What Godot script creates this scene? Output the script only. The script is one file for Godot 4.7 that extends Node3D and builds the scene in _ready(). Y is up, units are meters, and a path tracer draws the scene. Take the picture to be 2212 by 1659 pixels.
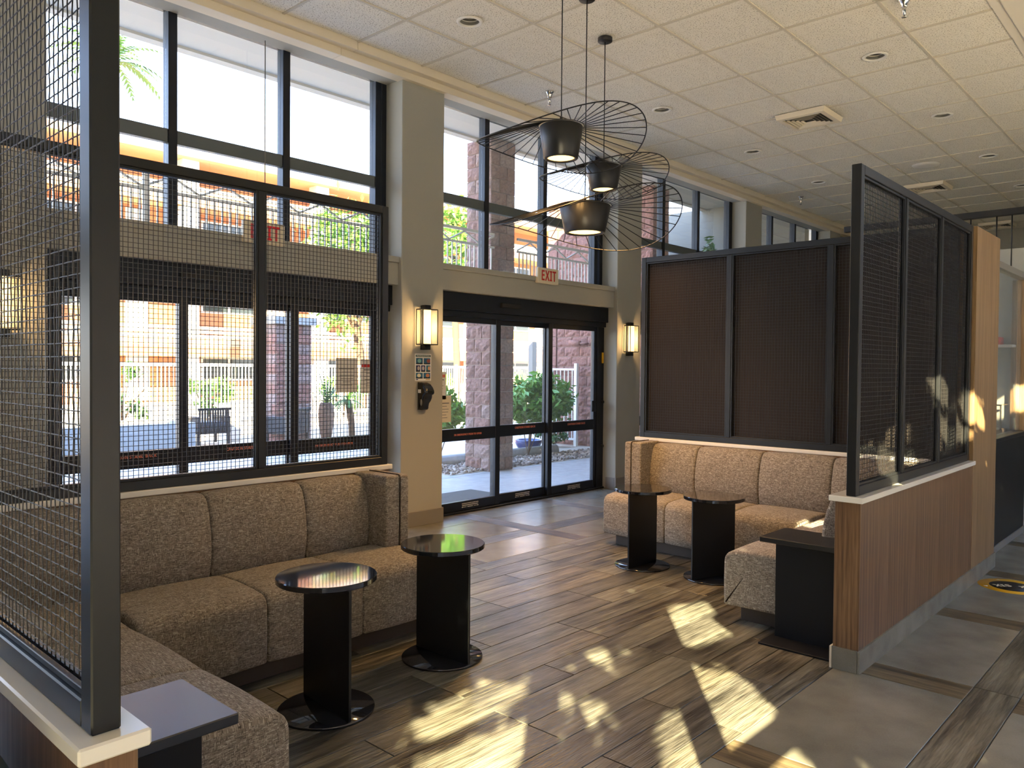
extends Node3D
# A hotel lobby lounge: two corner banquettes between wire mesh screens, a wall of glass with sliding doors,
# three wire brimmed pendants, and a courtyard outside. Metres, y up. x runs along the glass wall, -z goes out of it.

const YC := 4.39            # ceiling
const CAP := 0.905          # top of the low walls
const TOP := 2.605          # top of the screens
const SUN := Vector3(0.695, -0.446, -0.563)   # the way sunlight travels: low, from behind the camera
var M := {}
var rng := RandomNumberGenerator.new()
var taken := {}


func _ready() -> void:
	rng.seed = 7
	set_view()
	make_materials()
	build_floor()
	build_ceiling()
	build_window_wall()
	build_other_walls()
	build_partitions()
	build_sofas()
	build_tables()
	build_pendants()
	build_wall_things()
	build_ceiling_things()
	build_far_right()
	build_outside()
	build_street_side()


func set_view() -> void:
	var cam := Camera3D.new()
	cam.name = "camera"
	add_child(cam)
	cam.position = Vector3(0, 1.55, 0)
	cam.rotation_order = EULER_ORDER_YXZ
	cam.rotation_degrees = Vector3(-1.16884, -47.34041, 0.47802)
	cam.fov = 52.0612
	cam.near = 0.05
	cam.far = 400.0
	cam.current = true
	var we := WorldEnvironment.new()
	we.name = "world_environment"
	var env := Environment.new()
	var sky := Sky.new()
	var sm := ProceduralSkyMaterial.new()
	sm.sky_top_color = Color(0.52, 0.67, 0.90)
	sm.sky_horizon_color = Color(0.90, 0.92, 0.90)
	sm.ground_horizon_color = Color(0.80, 0.78, 0.74)
	sm.ground_bottom_color = Color(0.45, 0.42, 0.38)
	sm.sky_energy_multiplier = 1.0
	sm.ground_energy_multiplier = 1.0
	sm.sun_angle_max = 1.0
	sky.sky_material = sm
	env.background_mode = Environment.BG_SKY
	env.sky = sky
	env.background_energy_multiplier = 6.2
	env.tonemap_mode = Environment.TONE_MAPPER_LINEAR
	env.tonemap_exposure = 1.95
	env.sdfgi_enabled = true
	env.ssao_enabled = true
	env.ssil_enabled = true
	we.environment = env
	add_child(we)
	var sun := DirectionalLight3D.new()
	sun.name = "sun"
	sun.light_color = Color(1.0, 0.93, 0.74)
	sun.light_energy = 12.5
	sun.light_angular_distance = 0.25
	sun.shadow_enabled = true
	add_child(sun)
	sun.look_at_from_position(Vector3.ZERO, SUN, Vector3.UP)


# ---------------------------------------------------------------- helpers
func numbered(called: String) -> String:
	taken[called] = taken.get(called, -1) + 1
	return called if taken[called] == 0 else "%s_%03d" % [called, taken[called]]


func thing(called: String, label: String, category: String, at := Vector3.ZERO, group := "") -> Node3D:
	var o := Node3D.new()
	o.name = numbered(called)
	add_child(o)
	o.position = at
	o.set_meta("label", label)
	o.set_meta("category", category)
	if group:
		o.set_meta("group", group)
	return o


func setting(called: String, label := "") -> Node3D:
	var o := Node3D.new()
	o.name = numbered(called)
	add_child(o)
	o.set_meta("kind", "structure")
	if label:
		o.set_meta("label", label)
	return o


func begin(smooth := false) -> SurfaceTool:
	var st := SurfaceTool.new()
	st.begin(Mesh.PRIMITIVE_TRIANGLES)
	st.set_smooth_group(0 if smooth else -1)
	return st


func done(st: SurfaceTool) -> ArrayMesh:
	st.generate_normals()
	return st.commit()


func put(called: String, mesh: Mesh, m: Material, parent: Node, at := Vector3.ZERO) -> MeshInstance3D:
	var o := MeshInstance3D.new()
	o.name = called
	o.mesh = mesh
	o.material_override = m
	o.cast_shadow = GeometryInstance3D.SHADOW_CASTING_SETTING_ON
	parent.add_child(o, true)
	o.position = at
	return o


func part(called: String, st: SurfaceTool, m: Material, parent: Node, at := Vector3.ZERO) -> MeshInstance3D:
	return put(called, done(st), m, parent, at)


func flat_uv(p: Vector3, out: Vector3) -> Vector2:
	var a := out.abs()
	if a.x >= a.y and a.x >= a.z:
		return Vector2(p.z, -p.y)
	if a.y >= a.z:
		return Vector2(p.x, p.z)
	return Vector2(p.x, -p.y)


func poly(st: SurfaceTool, pts: Array, out: Vector3, uvo := Vector2.ZERO) -> void:
	# a flat convex face that looks along out; texture coordinates are metres
	var p := pts
	if (p[1] - p[0]).cross(p[2] - p[0]).dot(out) > 0:
		p = pts.duplicate()
		p.reverse()
	for i in range(1, p.size() - 1):
		for v in [p[0], p[i], p[i + 1]]:
			st.set_uv(flat_uv(v, out) + uvo)
			st.add_vertex(v)


func box(st: SurfaceTool, lo: Vector3, hi: Vector3, uvo := Vector2.ZERO) -> void:
	for ax in 3:
		var b := (ax + 1) % 3
		var c := (ax + 2) % 3
		for s in 2:
			var pts := []
			for k in [[0, 0], [1, 0], [1, 1], [0, 1]]:
				var v := Vector3.ZERO
				v[ax] = hi[ax] if s else lo[ax]
				v[b] = hi[b] if k[0] else lo[b]
				v[c] = hi[c] if k[1] else lo[c]
				pts.append(v)
			var out := Vector3.ZERO
			out[ax] = 1.0 if s else -1.0
			poly(st, pts, out, uvo)


func cbox(st: SurfaceTool, lo: Vector3, hi: Vector3, r := 0.004, uvo := Vector2.ZERO) -> void:
	# a box with chamfered edges
	var c := (lo + hi) / 2
	var h := (hi - lo) / 2
	r = minf(r, minf(h.x, minf(h.y, h.z)) * 0.9)
	for ax in 3:
		var b := (ax + 1) % 3
		var d := (ax + 2) % 3
		for s in [-1, 1]:
			var pts := []
			for k in [[-1, -1], [1, -1], [1, 1], [-1, 1]]:
				var v := c
				v[ax] += s * h[ax]
				v[b] += k[0] * (h[b] - r)
				v[d] += k[1] * (h[d] - r)
				pts.append(v)
			var out := Vector3.ZERO
			out[ax] = s
			poly(st, pts, out, uvo)
		for s1 in [-1, 1]:          # the edges along ax
			for s2 in [-1, 1]:
				var e := []
				for k in [[-1, 0], [1, 0], [1, 1], [-1, 1]]:
					var v := c
					v[ax] += k[0] * (h[ax] - r)
					v[b] += s1 * (h[b] - (r if k[1] else 0.0))
					v[d] += s2 * (h[d] - (0.0 if k[1] else r))
					e.append(v)
				var out := Vector3.ZERO
				out[b] = s1
				out[d] = s2 * 0.99
				poly(st, e, out, uvo)
	for sx in [-1, 1]:
		for sy in [-1, 1]:
			for sz in [-1, 1]:
				var s := Vector3(sx, sy, sz)
				var t := []
				for ax in 3:
					var v := c
					for k in 3:
						v[k] += s[k] * (h[k] - (0.0 if k == ax else r))
					t.append(v)
				poly(st, t, s, uvo)


func tube(st: SurfaceTool, pts: Array, r: float, sides := 6, closed := false) -> void:
	var n := pts.size()
	var rings := []
	var up := Vector3.UP
	var first: Vector3 = (pts[1] - pts[0]).normalized()
	if absf(first.dot(up)) > 0.9:
		up = Vector3.RIGHT
	var length := 0.0
	var ls := []
	for i in n:
		var a: Vector3 = pts[(i - 1 + n) % n] if (closed or i > 0) else pts[i]
		var b: Vector3 = pts[(i + 1) % n] if (closed or i < n - 1) else pts[i]
		var t := (b - a).normalized()
		var side := t.cross(up).normalized()
		up = side.cross(t).normalized()
		var ring := []
		for k in sides:
			var w := TAU * (k + 0.5) / sides
			ring.append(pts[i] + side * cos(w) * r + up * sin(w) * r)
		rings.append(ring)
		if i > 0:
			length += (pts[i] - pts[i - 1]).length()
		ls.append(length)
	for i in (n if closed else n - 1):
		var j := (i + 1) % n
		for k in sides:
			var k2 := (k + 1) % sides
			var q := [rings[i][k], rings[i][k2], rings[j][k2], rings[j][k]]
			var mid: Vector3 = (q[0] + q[1] + q[2] + q[3]) / 4.0 - (pts[i] + pts[j]) / 2.0
			var uv := [Vector2(k * r, ls[i]), Vector2((k + 1) * r, ls[i]), Vector2((k + 1) * r, ls[j]), Vector2(k * r, ls[j])]
			var order := [0, 1, 2, 0, 2, 3]
			if (q[1] - q[0]).cross(q[2] - q[0]).dot(mid) > 0:
				order = [0, 2, 1, 0, 3, 2]
			for o in order:
				st.set_uv(uv[o])
				st.add_vertex(q[o])
	if not closed:
		poly(st, rings[0], pts[0] - pts[1])
		poly(st, rings[n - 1], pts[n - 1] - pts[n - 2])


func lathe(st: SurfaceTool, at: Vector3, prof: Array, seg := 32, hold := true) -> void:
	# prof: points (radius, height), walked so that the outside is on the right when going up
	for i in prof.size() - 1:
		var a: Vector2 = prof[i]
		var b: Vector2 = prof[i + 1]
		for k in seg:
			var w0 := TAU * k / seg
			var w1 := TAU * (k + 1) / seg
			var q := [Vector3(cos(w0) * a.x, a.y, sin(w0) * a.x), Vector3(cos(w1) * a.x, a.y, sin(w1) * a.x), Vector3(cos(w1) * b.x, b.y, sin(w1) * b.x), Vector3(cos(w0) * b.x, b.y, sin(w0) * b.x)]
			var uv := [Vector2(w0 * 0.2, a.y), Vector2(w1 * 0.2, a.y), Vector2(w1 * 0.2, b.y), Vector2(w0 * 0.2, b.y)]
			if hold:
				uv = [Vector2(q[0].x, q[0].z), Vector2(q[1].x, q[1].z), Vector2(q[2].x, q[2].z), Vector2(q[3].x, q[3].z)]
			for o in ([0, 1, 2] if a.x > 0.00001 else []) + ([0, 2, 3] if b.x > 0.00001 else []):
				st.set_uv(uv[o])
				st.add_vertex(at + q[o])


func pad(st: SurfaceTool, prof: Array, length: float, xf: Transform3D, round_end := 0.02, bulge := 0.0) -> void:
	# upholstery: the outline prof (depth, height), swept along local x, soft at both ends
	var n := prof.size()
	var nrm := []
	var arc := [0.0]
	var mid := Vector2.ZERO
	for i in n:
		mid += prof[i] / n
	for i in n:
		var t: Vector2 = (prof[(i + 1) % n] - prof[(i - 1 + n) % n]).normalized()
		var o := Vector2(t.y, -t.x)
		if o.dot(prof[i] - mid) < 0:
			o = -o
		nrm.append(o)
		arc.append(arc[i] + (prof[(i + 1) % n] - prof[i]).length())
	var ts := [0.0, 0.15, 0.45, 1.0]
	var cuts := []
	for t in ts:
		cuts.append([round_end * t, round_end * (1.0 - sqrt(1.0 - (1.0 - t) * (1.0 - t)))])
	for k in [0.2, 0.4, 0.6, 0.8]:
		cuts.append([round_end + (length - 2 * round_end) * k, -bulge * sin(PI * k)])
	for i in range(3, -1, -1):
		cuts.append([length - round_end * ts[i], cuts[i][1]])
	var rings := []
	for c in cuts:
		var ring := []
		for i in n:
			var p: Vector2 = prof[i] - nrm[i] * c[1]
			ring.append(xf * Vector3(c[0], p.y, p.x))
		rings.append(ring)
	var centre := xf * Vector3(length / 2, mid.y, mid.x)
	for r in rings.size() - 1:
		for i in n:
			var j := (i + 1) % n
			var q := [rings[r][i], rings[r][j], rings[r + 1][j], rings[r + 1][i]]
			var uv := [Vector2(cuts[r][0], -arc[i]), Vector2(cuts[r][0], -arc[i + 1]), Vector2(cuts[r + 1][0], -arc[i + 1]), Vector2(cuts[r + 1][0], -arc[i])]
			var order := [0, 1, 2, 0, 2, 3]
			var out: Vector3 = xf.basis * Vector3(0, (nrm[i] + nrm[j]).y, (nrm[i] + nrm[j]).x)
			if (q[2] - q[0]).cross(q[3] - q[1]).dot(out) > 0:
				order = [0, 2, 1, 0, 3, 2]
			for o in order:
				st.set_uv(uv[o])
				st.add_vertex(q[o])
	st.set_smooth_group(-1)
	for e in 2:
		var ring: Array = rings[0] if e == 0 else rings[-1]
		var hub := Vector3.ZERO
		for p in ring:
			hub += p / n
		var out := (hub - centre).normalized()
		for i in n:
			var j := (i + 1) % n
			var q := [hub, ring[i], ring[j]]
			var uv := [mid * Vector2(1, -1), prof[i] * Vector2(1, -1), prof[j] * Vector2(1, -1)]
			var order := [0, 1, 2]
			if (q[1] - q[0]).cross(q[2] - q[0]).dot(out) > 0:
				order = [0, 2, 1]
			for o in order:
				st.set_uv(uv[o])
				st.add_vertex(q[o])
	st.set_smooth_group(0)


func arc2(c: Vector2, r: float, from: float, to: float, n := 5) -> Array:
	var pts := []
	for i in n + 1:
		var w := deg_to_rad(lerpf(from, to, float(i) / n))
		pts.append(c + Vector2(cos(w), sin(w)) * r)
	return pts


func words(text: String, size: float, m: Material, parent: Node, at: Vector3, turn := Vector3.ZERO, wide := 1.0) -> MeshInstance3D:
	var t := TextMesh.new()
	var f := SystemFont.new()
	f.font_names = PackedStringArray(["Droid Sans"])
	f.font_weight = 700
	t.font = f
	t.text = text
	t.font_size = 32
	t.pixel_size = size / 23.0        # size is the height of a capital
	t.depth = 0.0008
	t.curve_step = 2.0
	var o := put("lettering", t, m, parent, at)
	o.rotation_degrees = turn
	o.scale = Vector3(wide, 1, 1)
	return o


# ---------------------------------------------------------------- materials
func mat(c: Color, rough := 0.6, metal := 0.0, spec := 0.5) -> StandardMaterial3D:
	var m := StandardMaterial3D.new()
	m.albedo_color = c
	m.roughness = rough
	m.metallic = metal
	m.metallic_specular = spec
	return m


func rgb(r: int, g: int, b: int) -> Color:
	return Color8(r, g, b)


func grain(nu: int, nv: int, w: int, h: int, sd: int, freq := 0.05, octaves := 4) -> PackedByteArray:
	# seamless noise of nu x nv cells, drawn out to w x h
	var n := FastNoiseLite.new()
	n.seed = sd
	n.noise_type = FastNoiseLite.TYPE_SIMPLEX_SMOOTH
	n.frequency = freq
	n.fractal_octaves = octaves
	var im := n.get_seamless_image(nu, nv, false, false, 0.2, true)
	im.convert(Image.FORMAT_L8)
	if nu != w or nv != h:
		im.resize(w, h, Image.INTERPOLATE_CUBIC)
	return im.get_data()


func lut(stops: Array) -> PackedByteArray:
	var g := PackedByteArray()
	for i in 256:
		var t := i / 255.0
		var c: Color = stops[-1][1]
		for k in stops.size() - 1:
			if t <= stops[k + 1][0]:
				var f := clampf((t - stops[k][0]) / maxf(stops[k + 1][0] - stops[k][0], 0.0001), 0, 1)
				c = stops[k][1].lerp(stops[k + 1][1], f)
				break
		g.append(c.r8)
		g.append(c.g8)
		g.append(c.b8)
	return g


func picture(w: int, h: int, value: PackedByteArray, stops: Array) -> ImageTexture:
	var g := lut(stops)
	var d := PackedByteArray()
	d.resize(w * h * 3)
	for i in w * h:
		var v := value[i] * 3
		d[i * 3] = g[v]
		d[i * 3 + 1] = g[v + 1]
		d[i * 3 + 2] = g[v + 2]
	var im := Image.create_from_data(w, h, false, Image.FORMAT_RGB8, d)
	im.generate_mipmaps()
	return ImageTexture.create_from_image(im)


func blend(layers: Array, w: int, h: int, gain := 1.0) -> PackedByteArray:
	var d := PackedByteArray()
	d.resize(w * h)
	for i in w * h:
		var v := 0.5
		for l in layers:
			v += (l[0][i] / 255.0 - 0.5) * l[1]
		d[i] = int(clampf((v - 0.5) * gain + 0.5, 0, 1) * 255)
	return d


func bumps(value: PackedByteArray, w: int, h: int, strength: float) -> ImageTexture:
	var im := Image.create_from_data(w, h, false, Image.FORMAT_L8, value)
	im.convert(Image.FORMAT_RGBA8)
	im.bump_map_to_normal_map(strength)
	im.generate_mipmaps()
	return ImageTexture.create_from_image(im)


func textured(tex: ImageTexture, size_u: float, size_v: float, rough: float, nrm: ImageTexture = null, nscale := 1.0, tint := Color.WHITE) -> StandardMaterial3D:
	var m := mat(tint, rough)
	m.albedo_texture = tex
	m.uv1_scale = Vector3(1.0 / size_u, 1.0 / size_v, 1)
	if nrm:
		m.normal_enabled = true
		m.normal_texture = nrm
		m.normal_scale = nscale
	return m


func make_materials() -> void:
	# floor planks: wood look porcelain, grain along u
	var W := 1024
	var Hh := 512
	var a := grain(24, 256, W, Hh, 3, 0.06, 4)
	var b := grain(96, 512, W, Hh, 5, 0.12, 3)
	var c := grain(64, 64, W, Hh, 9, 0.04, 3)
	var v := blend([[a, 0.6], [b, 0.5], [c, 0.55]], W, Hh, 1.1)
	var stops := [[0.0, rgb(50, 47, 43)], [0.3, rgb(84, 80, 73)], [0.55, rgb(109, 104, 96)], [0.8, rgb(128, 123, 114)], [1.0, rgb(144, 139, 130)]]
	var wood := picture(W, Hh, v, stops)
	var wn := bumps(blend([[a, 0.5], [b, 0.8]], W, Hh, 1.2), W, Hh, 3.0)
	var tones := [Color(0.97, 1, 0.98), Color(0.88, 0.90, 0.90), Color(0.98, 0.98, 0.93), Color(0.78, 0.80, 0.80), Color(0.92, 0.93, 0.90)]
	for i in tones.size():
		M["plank%d" % i] = textured(wood, 1.9, 0.62, 0.33, wn, 0.5, tones[i])
	M.strip = textured(wood, 1.9, 0.62, 0.45, wn, 0.4, Color(0.95, 0.88, 0.74))
	var stripz := textured(wood, 1.9, 0.62, 0.45, null, 0.4, Color(0.95, 0.88, 0.74))
	M.stripz = stripz
	# stone look tile
	a = grain(128, 128, 512, 512, 21, 0.03, 5)
	b = grain(512, 512, 512, 512, 22, 0.25, 2)
	v = blend([[a, 0.7], [b, 0.25]], 512, 512, 0.9)
	var stone := picture(512, 512, v, [[0.0, rgb(108, 106, 97)], [0.5, rgb(130, 128, 118)], [1.0, rgb(148, 146, 136)]])
	M.tile = textured(stone, 1.3, 1.3, 0.25, null, 1.0, Color(1.0, 1.0, 0.985))
	M.tile2 = textured(stone, 1.3, 1.3, 0.25, null, 1.0, Color(0.94, 0.94, 0.925))
	M.grout = mat(rgb(96, 88, 78), 0.9)
	# walnut veneer, grain along v
	a = grain(256, 20, 512, 1024, 31, 0.07, 4)
	b = grain(512, 64, 512, 1024, 32, 0.16, 3)
	v = blend([[a, 0.8], [b, 0.5]], 512, 1024, 1.1)
	var veneer := picture(512, 1024, v, [[0.0, rgb(82, 60, 42)], [0.45, rgb(114, 86, 61)], [0.7, rgb(130, 100, 73)], [1.0, rgb(148, 117, 87)]])
	M.walnut = textured(veneer, 0.5, 2.2, 0.38)
	M.oak = textured(picture(512, 1024, v, [[0.0, rgb(104, 82, 56)], [0.45, rgb(134, 108, 76)], [0.7, rgb(146, 119, 86)], [1.0, rgb(160, 134, 100)]]), 0.5, 2.2, 0.42)
	# tweed upholstery: short light and dark yarns laid across and along
	c = grain(96, 96, 512, 512, 43, 0.05, 3)
	var f := PackedByteArray()
	f.resize(512 * 512)
	for y in 512:
		for x in 512:
			f[y * 512 + x] = 128 + (c[y * 512 + x] - 128) / 7 + (10 if ((x >> 1) + (y >> 1)) & 1 else -10)
	for k in 9000:
		var across := k % 5 < 3
		var n := 8 + rng.randi() % (18 if across else 9)
		var x0 := rng.randi() % 512
		var y0 := rng.randi() % 512
		var tone := clampi(int(128 + rng.randfn() * 88), 4, 250)
		for u in n:
			for w in (2 if k % 3 else 3):
				var x := (x0 + (u if across else w)) & 511
				var y := (y0 + (w if across else u)) & 511
				f[y * 512 + x] = (tone * 3 + f[y * 512 + x]) / 4
	var tweed := picture(512, 512, f, [[0.0, rgb(68, 59, 51)], [0.35, rgb(120, 108, 96)], [0.6, rgb(152, 139, 125)], [0.85, rgb(190, 179, 163)], [1.0, rgb(214, 204, 188)]])
	M.tweed = textured(tweed, 0.44, 0.44, 0.95, bumps(f, 512, 512, 2.0), 0.6, Color(0.965, 0.985, 1.0))
	M.tweed.rim_enabled = true
	M.tweed.rim = 0.15
	M.piping = mat(rgb(60, 48, 40), 0.9)
	M.plinth = mat(rgb(62, 52, 44), 0.6)
	# ceiling tile with fissures
	a = grain(512, 512, 512, 512, 51, 0.09, 2)
	b = grain(256, 256, 512, 512, 52, 0.02, 3)
	f.resize(512 * 512)
	for i in 512 * 512:
		var t := 0.72 + (b[i] / 255.0 - 0.5) * 0.25
		if a[i] < 92:
			t -= (92 - a[i]) / 45.0
		f[i] = int(clampf(t, 0, 1) * 255)
	var fissured := picture(512, 512, f, [[0.0, rgb(170, 164, 150)], [0.5, rgb(230, 225, 213)], [1.0, rgb(240, 236, 226)]])
	M.ceiling_tile = textured(fissured, 0.75, 0.75, 0.95)
	M.grid = mat(rgb(206, 199, 184), 0.7)
	M.gypsum = mat(rgb(224, 218, 206), 0.9)
	M.trim = mat(rgb(226, 215, 194), 0.7)
	# painted walls with a faint roller texture
	a = grain(256, 256, 256, 256, 61, 0.3, 2)
	var paint := picture(256, 256, blend([[a, 0.25]], 256, 256), [[0.0, rgb(160, 159, 150)], [1.0, rgb(172, 171, 162)]])
	M.paint = textured(paint, 0.5, 0.5, 0.85, bumps(a, 256, 256, 1.2), 0.4)
	M.base = mat(rgb(128, 124, 118), 0.6)
	M.quartz = mat(rgb(236, 233, 224), 0.15)
	# metals
	M.steel = mat(rgb(40, 42, 44), 0.36, 0.4, 0.5)
	M.wire = mat(rgb(46, 45, 45), 0.42, 0.3, 0.5)
	M.transom = mat(rgb(98, 106, 108), 0.4, 0.3, 0.5)
	M.bronze = mat(rgb(28, 34, 44), 0.35, 0.3, 0.5)
	M.table = mat(rgb(24, 26, 31), 0.45, 0.0, 0.4)
	M.tabletop = mat(rgb(27, 30, 37), 0.06, 0.0, 0.65)
	M.satin = mat(rgb(27, 30, 37), 0.30, 0.0, 0.65)
	M.black = mat(rgb(18, 18, 20), 0.5)
	M.gloss_black = mat(rgb(14, 15, 18), 0.14, 0.0, 0.6)
	M.shade = mat(rgb(40, 42, 45), 0.42, 0.25, 0.5)
	M.chrome = mat(rgb(205, 205, 208), 0.12, 1.0)
	M.backing = mat(rgb(46, 38, 33), 0.8)
	M.white = mat(rgb(228, 226, 220), 0.5)
	M.dim = mat(rgb(120, 118, 112), 0.5)
	M.cream = mat(rgb(222, 212, 186), 0.5)
	M.red = mat(rgb(196, 40, 32), 0.5)
	M.red_lit = mat(rgb(230, 30, 40), 0.5)  # brighter red paint standing in for lit letters, no emission
	M.salmon = mat(rgb(222, 130, 108), 0.6)
	M.yellow = mat(rgb(232, 178, 32), 0.45)
	M.teal = mat(rgb(30, 62, 66), 0.3, 0.0, 0.5)
	var g := mat(Color(0.86, 0.93, 0.93, 0.06), 0.02, 0.0, 0.5)
	g.transparency = BaseMaterial3D.TRANSPARENCY_ALPHA
	M.glass = g
	var frost := mat(Color(0.96, 0.93, 0.86, 0.30), 0.1)
	frost.transparency = BaseMaterial3D.TRANSPARENCY_ALPHA
	M.clear_shade = frost
	M.glow = mat(rgb(255, 236, 200), 0.5)
	M.glow.emission_enabled = true
	M.glow.emission = Color(1.0, 0.80, 0.50)
	M.glow.emission_energy_multiplier = 2.0
	M.glow_low = mat(rgb(255, 236, 200), 0.5)
	M.glow_low.emission_enabled = true
	M.glow_low.emission = Color(1.0, 0.78, 0.44)
	M.glow_low.emission_energy_multiplier = 2.4
	# outside
	a = grain(256, 256, 512, 512, 71, 0.05, 5)
	b = grain(512, 512, 512, 512, 72, 0.3, 2)
	v = blend([[a, 0.6], [b, 0.6]], 512, 512, 1.0)
	M.split = textured(picture(512, 512, v, [[0.0, rgb(104, 82, 74)], [0.5, rgb(148, 122, 112)], [1.0, rgb(182, 156, 144)]]), 0.7, 0.7, 0.95, bumps(v, 512, 512, 5.0), 1.2)
	M.split2 = textured(M.split.albedo_texture, 0.7, 0.7, 0.95, M.split.normal_texture, 1.2, Color(0.93, 0.86, 0.84))
	M.split_red = textured(M.split.albedo_texture, 0.7, 0.7, 0.95, M.split.normal_texture, 1.2, Color(1.0, 0.86, 0.82))
	M.mortar = mat(rgb(176, 160, 150), 0.95)
	M.concrete = textured(picture(512, 512, v, [[0.0, rgb(150, 148, 144)], [1.0, rgb(186, 183, 178)]]), 2.4, 2.4, 0.55)
	M.concrete_box = textured(picture(512, 512, v, [[0.0, rgb(140, 140, 138)], [1.0, rgb(172, 171, 168)]]), 1.2, 1.2, 0.8)
	M.sand = textured(picture(512, 512, v, [[0.0, rgb(150, 136, 118)], [1.0, rgb(196, 182, 162)]]), 3.0, 3.0, 0.95)
	for i in 3:
		M["rock%d" % i] = mat([rgb(150, 132, 118), rgb(124, 108, 98), rgb(178, 162, 146)][i], 0.95)
	M.stucco = mat(rgb(186, 122, 80), 0.9)
	M.stucco_light = mat(rgb(202, 156, 118), 0.9)
	M.white_stucco = mat(rgb(232, 226, 214), 0.9)
	M.grey_stucco = mat(rgb(150, 146, 134), 0.9)
	M.soffit = mat(rgb(196, 190, 178), 0.9)
	M.window_dark = mat(rgb(46, 54, 58), 0.1)
	M.fence_shaded = mat(rgb(196, 190, 178), 0.5)  # fence white darkened: the portico shade is put into the colour
	M.fence = mat(rgb(226, 224, 216), 0.5)
	M.bark = mat(rgb(96, 74, 56), 0.95)
	M.urn = mat(rgb(112, 84, 66), 0.7)
	M.blue_pot = mat(rgb(28, 40, 104), 0.2)
	M.wicker = mat(rgb(42, 40, 42), 0.7)
	M.cushion = mat(rgb(150, 164, 186), 0.9)
	M.mat_rubber = mat(rgb(72, 76, 76), 0.95)
	for i in 3:
		var leaf := mat([rgb(70, 112, 38), rgb(96, 140, 48), rgb(48, 88, 36)][i], 0.5)
		leaf.backlight_enabled = true
		leaf.backlight = [Color(0.14, 0.22, 0.05), Color(0.2, 0.27, 0.06), Color(0.08, 0.15, 0.04)][i]
		M["leaf%d" % i] = leaf


# ---------------------------------------------------------------- floor
func slab(parent: Node, called: String, x0: float, x1: float, z0: float, z1: float, m: Material, along_z := false, uvo := Vector2.ZERO) -> void:
	var st := begin()
	var gap := 0.0022
	var w := x1 - x0
	var d := z1 - z0
	if along_z:      # built along x so that the grain runs its length, then turned
		cbox(st, Vector3(-d / 2 + gap, -0.012, -w / 2 + gap), Vector3(d / 2 - gap, 0, w / 2 - gap), 0.0015, uvo)
	else:
		cbox(st, Vector3(-w / 2 + gap, -0.012, -d / 2 + gap), Vector3(w / 2 - gap, 0, d / 2 - gap), 0.0015, uvo)
	var o := part(called, st, m, parent, Vector3((x0 + x1) / 2, 0, (z0 + z1) / 2))
	if along_z:
		o.rotation.y = PI / 2


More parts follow.
